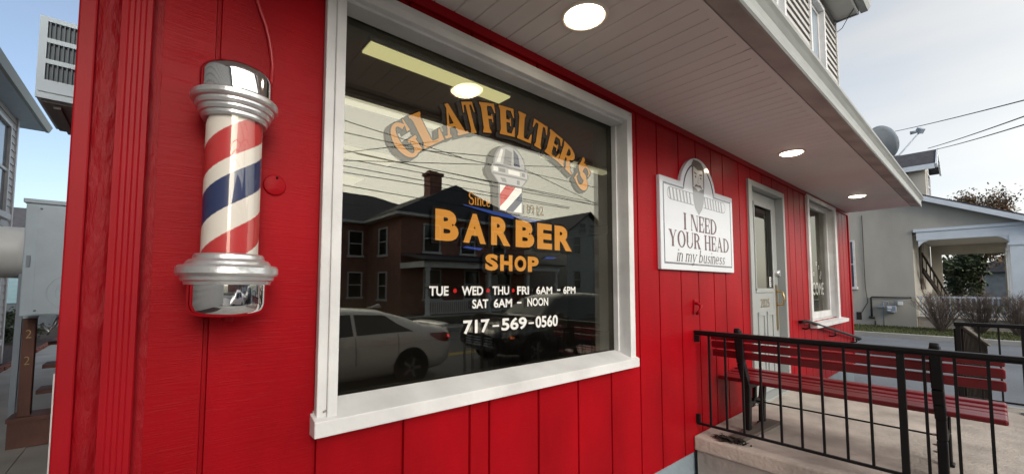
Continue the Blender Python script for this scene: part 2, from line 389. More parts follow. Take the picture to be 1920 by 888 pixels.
    if ch == 'y': return [[(.03, x), (.03+ls*1.1, x), (.34, .05), (.25, .05)], [(.52, x), (.52+t, x), (.22, -.26), (.14, -.26)], rect(0, x-h, .12+ls, x), rect(.46, x-h, .66, x)]+ring(.12, -.2, (.07, .07), (.001, .001), 0, 360, 10), .62
    if ch == 's':
        pts = [(.40, .50), (.36, .59), (.25, .60), (.14, .56), (.11, .46), (.17, .37), (.28, .30), (.37, .22), (.36, .11), (.26, .035), (.14, .04), (.07, .14)]
        return stroke(pts, [t, t, t, ls*.8, ls*.9, ls, ls, ls, ls*.9, t, t, t]), .46
    return [], .4
def inflate(poly, d):
    n = len(poly); ar = sum(poly[i][0]*poly[(i+1) % n][1]-poly[(i+1) % n][0]*poly[i][1] for i in range(n))
    p = poly if ar > 0 else poly[::-1]; cx = sum(q[0] for q in p)/n; cy = sum(q[1] for q in p)/n; out = []
    for i in range(n):
        a, b, c = p[i-1], p[i], p[(i+1) % n]
        def nn(u, v):
            dx, dy = v[0]-u[0], v[1]-u[1]; l = math.hypot(dx, dy) or 1; return dy/l, -dx/l
        n1, n2 = nn(a, b), nn(b, c); sx, sy = n1[0]+n2[0], n1[1]+n2[1]; l2 = (1+n1[0]*n2[0]+n1[1]*n2[1])
        k = d/max(l2, .35); out.append((b[0]+sx*k, b[1]+sy*k))
    return out
_stag = [0]
def decal(mb, polys, y):
    for p in polys:
        _stag[0] = (_stag[0]+1) % 24; yy = y-_stag[0]*1.2e-5
        n = len(p); ar = sum(p[i][0]*p[(i+1) % n][1]-p[(i+1) % n][0]*p[i][1] for i in range(n))
        q = p if ar > 0 else p[::-1]
        mb.quad(*[(a, yy, b) for a, b in q])
def layout(text, size, glyph, gap=.10, space=.42, sx=1.0):
    out = []; x = 0
    for ch in text:
        if ch == ' ': x += space; continue
        polys, w = glyph(ch); out.append([[((x+a)*size*sx, b*size) for a, b in p] for p in polys]); x += w+gap
    return out, (x-gap)*size*sx
def place(text, size, glyph, x0, x1, z, **k):
    g, w = layout(text, size, glyph, **k); s = (x1-x0)/w
    return [[(x0+a*s, z+b) for a, b in p] for let in g for p in let]
def font_polys(text, x0, x1, z0, z1, bold=0., shear=0., rot=0.):
    """builtin sans lettering as polygons filling the given rectangle"""
    cu = bpy.data.curves.new('lettering', 'FONT'); cu.body = text; cu.offset = bold; cu.shear = shear; cu.resolution_u = 4; cu.fill_mode = 'FRONT'
    o = bpy.data.objects.new('lettering', cu); COL.objects.link(o); bpy.context.view_layer.update()
    me = bpy.data.meshes.new_from_object(o); bpy.data.objects.remove(o)
    vs = [v.co for v in me.vertices]; a0 = min(v.x for v in vs); a1 = max(v.x for v in vs); b0 = min(v.y for v in vs); b1 = max(v.y for v in vs)
    P = [[(x0+(vs[i].x-a0)/(a1-a0)*(x1-x0), z0+(vs[i].y-b0)/(b1-b0)*(z1-z0)) for i in p.vertices] for p in me.polygons]
    bpy.data.meshes.remove(me); bpy.data.curves.remove(cu); return P
def font_decal(mb, P, y):
    for p in P:
        n = len(p); ar = sum(p[i][0]*p[(i+1) % n][1]-p[(i+1) % n][0]*p[i][1] for i in range(n))
        mb.quad(*[(a, y, b) for a, b in (p if ar > 0 else p[::-1])])

# ================================================================== GROUND
struct('ground', box(-500, -500, -.5, 500, 500, -.31), 'dirt')
struct('main_road', box(-200, -13, -.45, 300, -4.2, -.27), 'asphalt')
struct('side_street', box(9.6, -4.2, -.45, 20.9, 200, -.272), 'asphalt_side')
mb = MB(); mb.box(-200, -8.16, -.27, 300, -8.06, -.266); mb.box(-200, -7.96, -.27, 300, -7.86, -.266)
struct('lane_marking', mb, 'yellow_paint')
struct('sidewalk', box(-100, -4.05, -.45, 9.45, -2.6, -.12), 'walk_concrete')
mb = MB(); mb.box(-100, -4.2, -.45, 9.6, -4.05, -.115); mb.box(9.45, -4.05, -.45, 9.6, 90, -.115); struct('kerb', mb, 'walk_concrete', bevel=.02)
struct('shop_yard', box(-1.0, -2.6, -.45, 9.45, 90, -.145), 'walk_concrete')
struct('mulch_bed', box(-100, -2.6, -.45, -2.35, 90, -.15), 'mulch')
mb = MB(); mb.box(-2.35, 3.3, -.45, -1.0, 60, -.135); struct('walkway', mb, 'walk_concrete')
struct('mulch_border', box(-2.35, -2.6, -.45, -1.0, 3.3, -.15), 'mulch')
struct('far_sidewalk', box(-200, -14.4, -.45, 300, -13.18, -.13), 'walk_concrete')
struct('far_kerb', box(-200, -13.18, -.45, 300, -13.0, -.12), 'walk_concrete', bevel=.02)
struct('far_lawn', box(-200, -80, -.45, 300, -14.4, -.14), 'lawn')
struct('corner_kerb', box(20.9, -4.2, -.45, 21.08, 90, -.10), 'walk_concrete', bevel=.02)
struct('corner_lawn', box(21.08, -4.2, -.45, 120, 90, -.13), 'lawn')
# brick edging along the mulch bed
ed = thing('brick_edging', (-2.3, 6, -.14), 'row of red bricks edging the mulch bed beside the walkway', 'brick edging')
mb = MB(); y = 3.4
while y < 22:
    mb.box(-2.40+rng.uniform(-.01, .01), y, -.2, -2.30+rng.uniform(-.01, .01), y+.19, -.06+rng.uniform(-.012, .012)); y += .21
mb.build('brick_course', 'brick_edge', ed, bevel=.008)
# grass tufts on the corner lawn
mb = MB()
for _ in range(9000):
    x = rng.uniform(21.1, 25.0); y = rng.uniform(-4, 4); h = rng.uniform(.03, .09); a = rng.uniform(0, 6.28); w = .012
    dx, dy = math.cos(a)*w, math.sin(a)*w; lx, ly = rng.uniform(-.03, .03), rng.uniform(-.03, .03)
    mb.quad((x-dx, y-dy, -.13), (x+dx, y+dy, -.13), (x+lx, y+ly, -.13+h))
tag(mb.build('grass', 'grass_blade', recalc=False), 'short rough grass on the strip beside the side street kerb', 'grass', kind='stuff')

# ================================================================== BARBER SHOP
shop = thing('barber_shop', (4.3, 0, -.12), 'red board sided barber shop with white framed windows and a deep soffit', 'shop')
GRV = [-.0, .12, .434, .76, 1.08, 1.19, 1.509, 1.82, 2.13, 2.45, 2.713, 3.028, 3.317, 3.60, 3.838, 4.197, 4.50, 4.81, 5.12, 5.43, 5.66, 5.88, 6.12, 6.40, 6.70, 7.0, 7.3, 7.6, 7.95, 8.15, 8.38, 8.6]
OPEN = [(.47, 2.31, 1.15, 2.70), (4.46, 5.43, .44, 2.62), (6.44, 7.76, 1.16, 2.74)]
X0, X1, ZB, ZT = -.18, 8.80, .36, 2.90
def siding(mb, x0, x1, z0, z1):
    xs = [x0]; 
    for g in GRV:
        if x0+.02 < g < x1-.02: xs.append(g)
    xs.append(x1)
    for i in range(len(xs)-1):
        a = xs[i]+(.0075 if i else 0); b = xs[i+1]-(.0075 if i < len(xs)-2 else 0)
        mb.quad((a, 0, z0), (b, 0, z0), (b, 0, z1), (a, 0, z1))
        if i < len(xs)-2:
            g = xs[i+1]
            mb.quad((b, 0, z0), (g-.005, .013, z0), (g-.005, .013, z1), (b, 0, z1)); mb.quad((g-.005, .013, z0), (g+.005, .013, z0), (g+.005, .013, z1), (g-.005, .013, z1))
            mb.quad((g+.005, .013, z0), (g+.0075, 0, z0), (g+.0075, 0, z1), (g+.005, .013, z1))
    mb.quad((x0, 0, z0), (x1, 0, z0), (x1, .02, z0), (x0, .02, z0))
mb = MB()
xs = [-.012]+[v for o in OPEN for v in o[:2]]+[X1]
for i in range(0, len(xs), 2): siding(mb, xs[i], xs[i+1], ZB, ZT)
for a, b, c, d in OPEN:
    if c > ZB+.02: siding(mb, a, b, ZB, c)
    siding(mb, a, b, d, ZT)
mb.build('front_wall', 'red_siding', shop, recalc=False)
# wall core behind the boards, with reveals
mb = MB(); mb.box(X0+.02, .02, ZB, OPEN[0][0]-.03, .16, ZT)
for (a, b) in ((OPEN[0][1]+.03, OPEN[1][0]-.03), (OPEN[1][1]+.03, OPEN[2][0]-.03), (OPEN[2][1]+.03, X1-.02)): mb.box(a, .02, ZB, b, .16, ZT)
for o in OPEN:
    if o[2] > .6: mb.box(o[0]-.03, .02, ZB, o[1]+.03, .16, o[2]-.03)
    mb.box(o[0]-.03, .02, o[3]+.03, o[1]+.03, .16, ZT)
mb.build('wall_core', 'room_wall', shop)
mb = MB(); mb.box(X0+.012, .16, ZB, X0+.1, 11, 6.0); mb.box(X1-.1, .16, ZB, X1-.004, 11, ZT); mb.box(X0+.1, 10.9, ZB, X1-.1, 11, 6.0)
mb.build('side_wall', 'red_siding', shop)
box(X0+.01, .012, -.3, X1-.01, 11.02, ZB-.002).build('foundation', 'foundation', shop)
mb = MB(); mb.box(X0, -.018, ZB-.02, X0+.035, .12, ZT); mb.build('corner_trim', 'red_board', shop, bevel=.004)
mb = MB(); rows = []
for k in range(60):
    z = ZB+(ZT-ZB)*k/59; rows.append([(-.145+ (j/5)*.05, -.004-.006*math.sin(j*.63)+rng.uniform(-.003, .002), z) for j in range(6)])
mb.grid(rows); mb.build('rough_board', 'red_rough', shop, recalc=False)
pts = [(-.098, 0), (-.098, -.036)]
for k in range(4):
    a = -.085+k*.0115; pts += [(a, -.038), (a+.002, -.0368), (a+.004, -.038)]
pts += [(-.036, -.038), (-.033, -.034), (-.033, 0)]
MB().prism(pts, ZB-.01, ZT, 'z').build('grooved_batten', 'red_board', shop)
mb = MB(); mb.box(-.1, -.002, ZB, -.01, .02, ZT); mb.build('backing_board', 'red_rough', shop)
mb = MB(); mb.box(X0-.007, .02, -.14, X0-.001, .05, 1.38); mb.build('white_edge_strip', 'white_trim', shop)
box(-.0, -.016, 2.775, X1, -.002, 2.83).build('frieze_board', 'red_board', shop)
box(X1-.055, -.016, ZB, X1+.006, .1, 2.775).build('end_trim', 'red_board', shop)

# ---- soffit with vinyl boards running out from the wall
SZ = 2.82; XE = 8.70
mb = MB(); step = .102; x = -.45
while x < XE:
    b = min(x+step, XE)
    mb.quad((x, .02, SZ), (b-.008, .02, SZ), (b-.008, -.735, SZ), (x, -.735, SZ))
    mb.quad((b-.008, .02, SZ), (b-.005, .02, SZ+.007), (b-.005, -.735, SZ+.007), (b-.008, -.735, SZ))
    mb.quad((b-.005, .02, SZ+.007), (b, .02, SZ), (b, -.735, SZ), (b-.005, -.735, SZ+.007))
    x += step
mb.build('soffit', 'soffit_vinyl', shop, recalc=False)
mb = MB()
for a, b in ((-.45, 2.28), (2.29, XE)): mb.box(a, -.765, SZ-.006, b, -.728, SZ+.02)
mb.box(-.45, -.012, SZ-.008, XE, .02, SZ-.001)
mb.build('soffit_trim', 'soffit_vinyl', shop)
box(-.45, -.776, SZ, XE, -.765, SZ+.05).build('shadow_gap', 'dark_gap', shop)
mb = MB(); mb.quad((XE, .3, SZ), (XE, -.776, SZ), (XE, -.83, SZ+.13), (XE, 0, SZ+.62)); mb.build('canopy_end', 'white_trim', shop, solid=.02)
# gutter, K profile
prof = [(-.776, SZ-.014), (-.868, SZ-.032)]
gf = [(-.868, SZ-.032), (-.878, SZ-.034), (-.884, SZ-.026), (-.880, SZ-.012), (-.876, SZ+.02), (-.880, SZ+.05), (-.896, SZ+.075), (-.908, SZ+.09), (-.910, SZ+.104), (-.900, SZ+.108)]
mb = MB(); mb.grid([[(-.5, y, z) for y, z in prof], [(XE-.05, y, z) for y, z in prof]], smooth=False); mb.build('gutter_underside', 'gutter_bottom', shop, solid=.003)
mb = MB(); mb.grid([[(-.5, y, z) for y, z in gf], [(XE-.03, y, z) for y, z in gf]], smooth=False)
mb.quad(*[(XE-.03, y, z) for y, z in gf], (XE-.03, -.78, SZ+.1), (XE-.03, -.78, SZ-.01))
for k in range(18):
    x = .2+k*.48; mb.box(x, -.902, SZ+.1065, x+.02, -.78, SZ+.111)
mb.build('gutter', 'gutter_metal', shop, solid=.003)
mb = MB(); mb.quad((-.5, -.86, SZ+.10), (XE, -.86, SZ+.10), (XE, .0, SZ+.62), (-.5, .0, SZ+.62)); mb.build('canopy_roof', 'shingle', shop, solid=.03)

# ---- upper storey: lap siding, windows, eave
UW = [(5.02, 5.72, 4.05, 5.80), (6.95, 7.66, 4.05, 5.80), (2.6, 3.4, 4.05, 5.80), (.7, 1.5, 4.05, 5.80)]
mb = MB(); z = 3.35; XU = 8.50; lap = .112
cuts = sorted((a-.06, b+.06) for a, b, *_ in UW)
while z < 6.0:
    z1 = min(z+lap, 6.0); segs = []; x = X0
    for a, b in cuts:
        if z1 > 4.0 and z < 5.86: segs.append((x, a)); x = b
    segs.append((x, XU))
    for a, b in segs:
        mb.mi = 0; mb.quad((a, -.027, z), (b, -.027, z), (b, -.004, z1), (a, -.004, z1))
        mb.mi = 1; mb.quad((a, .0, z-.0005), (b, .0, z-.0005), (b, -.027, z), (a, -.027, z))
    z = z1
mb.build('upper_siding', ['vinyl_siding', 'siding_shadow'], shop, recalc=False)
mb = MB(); mb.box(X0, .0, 2.9, XU, .16, 3.9); mb.box(X0, .001, 5.86, XU, .16, 6.0); xx = X0
for a, b in cuts: mb.box(xx, .001, 3.9, a, .16, 5.86); xx = b
mb.box(xx, .001, 3.9, XU, .16, 5.86); mb.box(XU-.1, .16, 2.9, XU, 11, 6.0); mb.box(X0, .16, 2.9, X0+.012, 11, 6.0)
mb.build('upper_wall', 'vinyl_siding', shop)
box(XU-.03, -.035, 3.4, XU+.02, .05, 5.99).build('upper_corner_post', 'vinyl_siding', shop)
for a, b, c, d in UW:
    mb = MB(); mb.box(a-.06, -.04, c-.06, a, .12, d+.06); mb.box(b, -.04, c-.06, b+.06, .12, d+.06); mb.box(a, -.04, d, b, .12, d+.06); mb.box(a, -.04, c-.06, b, .12, c)
    w = mb.build('upper_window', 'white_trim', shop, bevel=.004)
    mb = MB(); mb.box(a, .03, c, a+.05, .06, d); mb.box(b-.05, .03, c, b, .06, d); mb.box(a+.05, .03, d-.05, b-.05, .06, d); mb.box(a+.05, .02, (c+d)/2-.025, b-.05, .06, (c+d)/2+.025)
    mb.build('sash', 'white_trim', w); box(a+.02, .045, c, b-.02, .055, d).build('pane', 'drawn_blind', w)
mb = MB(); mb.box(X0-.4, -.30, 6.0, XU+.03, .2, 6.03); mb.box(XU+.002, -.30, 6.0, XU+.03, 11.2, 6.03)
mb.build('eave_soffit', 'vinyl_siding', shop)
mb = MB(); mb.box(X0-.4, -.32, 5.99, XU+.05, -.30, 6.16); mb.box(XU+.03, -.30, 5.99, XU+.05, 11.2, 6.16); mb.build('eave_fascia', 'white_trim', shop)
MB().prism([(-.33, 6.02), (-.42, 6.02), (-.45, 6.08), (-.46, 6.15), (-.33, 6.15)], X0-.45, XU+.10, 'x').build('upper_gutter', 'gutter_metal', shop)
MB().prism([(-.45, 6.16), (11.3, 6.16), (5.5, 9.0)], X0-.4, XU+.06, 'x').build('main_roof', 'shingle', shop)
MB().tube([(XU-.2, -.30, 6.0), (XU-.05, -.2, 5.97), (XU+.03, -.1, 5.86), (XU+.02, -.0, 5.80)], .006, 6).build('eave_cable', 'cable_black', shop)

# ---- display window
GY = .080
dw = MB()
# stepped casing: outer band, inner band
dw.box(.43, -.030, 1.14, .462, .0, 2.735); dw.box(.462, -.038, 1.14, .496, .075, 2.735-.03)
dw.box(2.322, -.030, 1.14, 2.355, .0, 2.735); dw.box(2.288, -.038, 1.14, 2.322, .075, 2.735-.03)
dw.box(.462, -.030, 2.702, 2.322, .0, 2.735); dw.box(.496, -.038, 2.668, 2.288, .075, 2.705)
win = dw.build('display_window', 'white_trim', shop, bevel=.003)
mb = MB(); mb.box(.496, -.01, 2.655, 2.288, .072, 2.668); mb.box(.496, .045, 1.19, .508, .078, 2.655); mb.box(2.276, .045, 1.19, 2.288, .078, 2.655)
mb.build('glazing_bead', 'white_trim', win)
for seam in (MB().box(.428, -.0315, 1.152, .497, -.0302, 1.156), MB().bar((.463, -.0318, 2.7015), (.431, -.0318, 2.7345), .003, .001), MB().bar((2.321, -.0318, 2.7015), (2.354, -.0318, 2.7345), .003, .001), MB().bar((.45, -.034, 1.178), (.49, -.03, 1.185), .004, .006)):
    seam.build('trim_seam', 'gutter_bottom', win)
mb = MB().prism([(-.055, 1.10), (-.055, 1.153), (.0775, 1.196), (.0775, 1.10)], .418, 2.354, 'x'); mb.build('sill', 'white_trim', win, bevel=.003)
mb = MB(); mb.quad((.497, GY, 1.185), (2.287, GY, 1.185), (2.287, GY, 2.665), (.497, GY, 2.665)); mb.build('glass_pane', 'shop_glass', win, recalc=False)
mb = MB(); mb.quad((.497, GY+.018, 1.185), (2.287, GY+.018, 1.185), (2.287, GY+.018, 2.665), (.497, GY+.018, 2.665)); mb.build('inner_pane', 'inner_glass', win, recalc=False)
# lettering on the inner face of the glass
LY = GY+.004
ox, oz, rad = 1.425, 1.497, .962
arc = [('G', 0.794, 0.154), ('L', 0.898, 0.156), ('A', 1.031, 0.172), ('T', 1.135, 0.092), ('F', 1.248, 0.116), ('E', 1.368, 0.117), ('L', 1.497, 0.119), ('T', 1.608, 0.135), ('E', 1.727, 0.140), ('R', 1.845, 0.163), ("'", 1.962, 0.071), ('S', 1.987, 0.185)]
hs = .150
for ch, x, wd in arc:
    polys, w = serif_glyph(ch, s=.27, t=.10, f=.06, h=.08)
    sn = (x-ox)/rad; th = math.asin(max(-1, min(1, sn))); c, s_ = math.cos(-th), math.sin(-th)
    cx, cz = x, oz+rad*math.cos(th); wx = max(.55, min(1.15, (wd-.012-.3*hs*abs(math.sin(th)))/(w*hs)))
    if ch == "'": cz += .035
    def T(p, d=0, ex=0, ez=0, hh=hs):
        q = [((a-w/2)*hh*wx, (b-.5)*hh) for a, b in p]
        if d: q = inflate(q, d)
        return [(cx+c*a-s_*b+ex, cz+s_*a+c*b+ez) for a, b in q]
    lm = MB(); decal(lm, [T(p) for p in polys], LY); lm.mi = 1; decal(lm, [T(p, .006) for p in polys], LY+.002); lm.mi = 2
    for k in range(1, 4): decal(lm, [T(p, .006, -.0052*k, -.0045*k) for p in polys], LY+.003+.0008*k)
    lm.build('shop_name_letter', ['gold_leaf', 'black_vinyl', 'shadow_vinyl'], win, recalc=False)
LX = dict(BARBER=((.947, 1.072), (1.099, 1.233), (1.266, 1.393), (1.430, 1.566), (1.589, 1.706), (1.728, 1.876)), SHOP=((1.230, 1.311), (1.325, 1.407), (1.422, 1.506), (1.517, 1.598)))
for txt, xa, xb, za, zb in (('BARBER', .950, 1.872, 1.806, 1.948), ('SHOP', 1.232, 1.588, 1.678, 1.760)):
    g2 = MB(); lx = LX[txt]; font_decal(g2, [q for ch, (p0, p1) in zip(txt, lx) for q in font_polys(ch, p0, p1, za, zb, bold=.05)], LY); g2.mi = 1
    for k, (dx, dz, e) in enumerate(((-.010, -.008, .008), (-.004, -.003, .008), (.006, .004, .006), (-.006, .005, .006), (.005, -.006, .006))):
        P2 = [q for ch, (p0, p1) in zip(txt, lx) for q in font_polys(ch, p0-e+dx, p1+e+dx, za-e+dz, zb+e+dz, bold=.06)]; font_decal(g2, P2, LY+.002+.0003*k)
    g2.build(txt.lower()+'_lettering', ['gold_leaf', 'black_vinyl'], win, recalc=False)
def wtxt(txt, xa, xb, za, zb, nm, dash=False):
    m = MB()
    if dash: decal(m, [rect(xa, za, xb, zb)], LY)
    else:
        font_decal(m, font_polys(txt, xa, xb, za, zb, bold=.030), LY); m.mi = 1
        for k, (dx, dz) in enumerate(((-.004, -.003), (.003, -.002))): font_decal(m, font_polys(txt, xa+dx, xb+dx, za+dz, zb+dz, bold=.038), LY+.002+.0003*k)
    m.build(nm, ['white_vinyl', 'black_vinyl'], win, recalc=False)
HZ, HT = 1.560, 1.601
for t, a, b in (('TUE', .920, 1.020), ('WED', 1.092, 1.218), ('THU', 1.275, 1.385), ('FRI', 1.440, 1.525)): wtxt(t, a, b, HZ-.002, HT, 'weekday_lettering')
for x in (1.055, 1.247, 1.413):
    r3 = MB(); decal(r3, ring(x, HZ+.020, (.010, .010), (.0005, .0005), 0, 360, 16), LY); r3.build('red_dot', 'red_vinyl', win, recalc=False)
for t, a, b in (('6AM', 1.580, 1.705), ('6PM', 1.798, 1.905)): wtxt(t, a, b, HZ-.002, HT, 'hour_lettering')
for a, b, z in ((1.745, 1.772, HZ+.016), (1.440, 1.470, 1.512), (1.277, 1.318, 1.402), (1.521, 1.560, 1.402)): wtxt('-', a, b, z, z+.009, 'dash', True)
wtxt('SAT', 1.153, 1.250, 1.495, 1.539, 'weekday_lettering')
for t, a, b in (('6AM', 1.284, 1.405), ('NOON', 1.513, 1.672)): wtxt(t, a, b, 1.495, 1.539, 'hour_lettering')
for t, a, b in (('717', 1.102, 1.258), ('569', 1.334, 1.508), ('0560', 1.573, 1.750)): wtxt(t, a, b, 1.378, 1.442, 'phone_number_lettering')
s3 = MB(); G = lambda ch: serif_glyph(ch, s=.15, t=.07, f=.06, h=.05)
decal(s3, place('Since', .058, G, 1.128, 1.262, 1.992, gap=.07), LY)
s3.build('since_lettering', 'gold_leaf', win, recalc=False)
s3 = MB(); font_decal(s3, font_polys('1912', 1.510, 1.640, 1.992, 2.042, bold=.008), LY); s3.build('year_lettering', 'bronze_leaf', win, recalc=False)
# painted barber pole on the glass
pl = {k: MB() for k in ('silver_vinyl', 'white_vinyl', 'grey_vinyl', 'red_vinyl', 'navy_vinyl', 'shadow_vinyl', 'blue_vinyl')}
px0, px1 = 1.288, 1.492; pc = 1.392
dome = [(pc+.112*math.cos(R(a)), 2.222+.112*math.sin(R(a))) for a in range(0, 181, 10)]
outline = dome+[(1.262, 2.195), (1.268, 2.17), (1.312, 2.125), (1.316, 1.985), (1.486, 1.978), (1.478, 2.125), (1.520, 2.17), (1.524, 2.195)]
decal(pl['grey_vinyl'], [outline], LY+.0022)
decal(pl['shadow_vinyl'], [[(a-.035, b-.012) for a, b in outline]], LY+.004)
decal(pl['silver_vinyl'], [[(pc+(a-pc)*.92, 2.222+(b-2.222)*.92) for a, b in dome], rect(1.270, 2.175, 1.515, 2.212), [(1.282, 2.165), (1.505, 2.165), (1.472, 2.128), (1.318, 2.128)]], LY+.0015)
decal(pl['white_vinyl'], [rect(1.324, 1.988, 1.474, 2.118)], LY+.0015)
decal(pl['white_vinyl'], [[(1.30, 2.23), (1.325, 2.23), (1.345, 2.30), (1.33, 2.305)], rect(1.28, 2.182, 1.31, 2.205), rect(1.38, 2.182, 1.46, 2.205)], LY+.001)
decal(pl['grey_vinyl'], [[(1.345, 2.228), (1.40, 2.228), (1.405, 2.30), (1.36, 2.31)], rect(1.318, 2.184, 1.36, 2.203), rect(1.475, 2.184, 1.498, 2.203), [(1.325, 2.155), (1.36, 2.155), (1.37, 2.135), (1.34, 2.135)], rect(1.44, 2.135, 1.46, 2.158)], LY+.001)
decal(pl['navy_vinyl'], [[(1.418, 2.23), (1.462, 2.23), (1.45, 2.29), (1.415, 2.318)]], LY+.001)
decal(pl['red_vinyl'], [[(1.324, 2.005), (1.372, 2.050), (1.430, 2.118), (1.362, 2.118), (1.324, 2.070)]], LY+.001)
decal(pl['navy_vinyl'], [[(1.362, 1.988), (1.415, 1.988), (1.474, 2.045), (1.474, 2.098)]], LY+.001)
sw = [(1.10+.62*k/20, 1.985-.010*math.sin(k/20*3.14)-.030*(k/20)) for k in range(21)]
decal(pl['blue_vinyl'], stroke(sw, [.003+.016*math.sin(k/20*3.14) for k in range(21)]), LY+.003)
decal(pl['blue_vinyl'], [[(1.095, 1.782), (1.20, 1.774), (1.215, 1.785), (1.12, 1.79)], [(1.64, 1.752), (1.71, 1.755), (1.75, 1.764), (1.67, 1.766)]], LY+.003)
# one drawing: every colour a material slot of one mesh
allm = MB(); names = list(pl)
for k, nme in enumerate(names):
    for fc in pl[nme].f: allm.mi = k; allm.quad(*[pl[nme].v[i] for i in fc])
allm.build('painted_barber_pole', names, win, recalc=False)

# ---- entrance door
fr = MB(); fr.box(4.385, -.022, .48, 4.475, .09, 2.655); fr.box(5.40, -.022, .48, 5.455, .09, 2.655); fr.box(4.475, -.022, 2.60, 5.40, .09, 2.655); fr.box(4.40, -.05, .45, 5.44, .10, .50)
door = fr.build('entrance_door', 'grey_door', shop, bevel=.004)
DX0, DX1, DYF = 4.48, 5.395, .055
mb = MB(); mb.box(DX0, DYF, .505, 4.70, DYF+.045, 2.595); mb.box(5.235, DYF, .505, DX1, DYF+.045, 2.595); mb.box(4.70, DYF, 2.47, 5.235, DYF+.045, 2.595)
mb.box(4.70, DYF, .505, 5.235, DYF+.045, 1.56)
for a, b in ((4.70, 4.72), (5.215, 5.235)): mb.box(a, DYF-.012, 1.56, b, DYF-.001, 2.47)
mb.box(4.70, DYF-.012, 1.54, 5.235, DYF-.001, 1.585); mb.box(4.70, DYF-.012, 2.45, 5.235, DYF-.001, 2.49)
leaf = mb.build('door_leaf', 'grey_door', door, bevel=.004)
mb = MB()
for a, b in ((4.74, 4.93), (5.00, 5.19)):
    for (c, d) in ((1.30, 1.34), (.62, .66)): mb.box(a, DYF-.014, c, b, DYF-.001, d)
    mb.box(a, DYF-.010, .66, a+.02, DYF-.001, 1.30); mb.box(b-.02, DYF-.010, .66, b, DYF-.001, 1.30)
mb.build('raised_panel', 'grey_door', leaf)
mb = MB(); mb.quad((4.70, DYF+.02, 1.56), (5.235, DYF+.02, 1.56), (5.235, DYF+.02, 2.47), (4.70, DYF+.02, 2.47)); mb.build('door_pane', 'small_glass', door, recalc=False)
mb = MB(); font_decal(mb, font_polys('2025', 4.83, 5.09, 1.385, 1.475, bold=-.004), DYF-.004); mb.build('house_number', 'brass', door, recalc=False)
mb = MB(); mb.box(5.30, DYF-.006, 1.12, 5.355, DYF-.001, 1.62); mb.tube([(5.328, DYF-.006, 1.40), (5.328, DYF-.06, 1.405), (5.328, DYF-.075, 1.47), (5.328, DYF-.06, 1.545), (5.328, DYF-.006, 1.55)], .010, 8); mb.build('pull_handle', 'brass', door)
mb = MB(); mb.lathe((5.33, 0, 1.755), [(.0, DYF-.04), (.022, DYF-.04), (.028, DYF-.02), (.034, DYF)], 20, 'y'); mb.box(5.36, DYF-.03, 1.72, 5.40, DYF-.001, 1.79); mb.build('dead_bolt', 'aluminium', door)
mb = MB(); mb.box(5.165, DYF+.012, 1.60, 5.225, DYF+.016, 1.71); k = mb.build('door_sticker', 'sticker', door)
mb = MB()
for i in range(4): mb.box(5.178, DYF+.009, 1.615+i*.023, 5.212-(i % 2)*.01, DYF+.0115, 1.622+i*.023)
mb.build('sticker_print', 'black_vinyl', k)

# ---- second window
a, b, c, d = OPEN[2]
mb = MB(); mb.box(a-.08, -.03, c-.02, a, .0, d+.05); mb.box(b, -.03, c-.02, b+.11, .0, d+.05); mb.box(a, -.03, d, b, .0, d+.05)
mb.box(a-.03, .0, c, a, .16, d); mb.box(b, .0, c, b+.03, .16, d); mb.box(a-.03, .0, d, b+.03, .16, d+.03)
sw2 = mb.build('side_window', 'white_trim', shop, bevel=.003)
MB().prism([(-.09, c-.075), (-.09, c-.03), (.12, c+.015), (.12, c-.075)], a-.12, b+.30, 'x').build('sill', 'white_trim', sw2, bevel=.003)
mb = MB(); mb.box(a, .06, c+.01, a+.05, .11, d); mb.box(b-.055, .06, c+.01, b, .11, d); mb.box(a+.05, .06, d-.05, b-.055, .11, d); mb.box(a+.05, .06, c+.01, b-.055, .11, c+.10)
mb.build('sash', 'white_trim', sw2, bevel=.003)
mb = MB(); mb.quad((a+.04, .09, c+.09), (b-.05, .09, c+.09), (b-.05, .09, d-.04), (a+.04, .09, d-.04)); mb.build('window_glass', 'small_glass', sw2, recalc=False)
mb = MB(); font_decal(mb, font_polys('WELCOME', 6.515, 7.54, 1.485, 1.665, bold=.01), .094)
mb.build('welcome_lettering', 'white_vinyl', sw2, recalc=False)
for (x, z) in ((6.60, 1.95), (6.62, 1.86), (7.2, 1.93), (7.32, 1.88), (7.42, 1.8), (6.9, 1.85), (7.05, 1.78), (6.75, 1.76), (7.38, 1.74)):
    mb = MB(); decal(mb, ring(x, z, (.03, .03), (.018, .018), 0, 360, 8), .094); mb.build('ring_decal', 'white_vinyl', sw2, recalc=False)

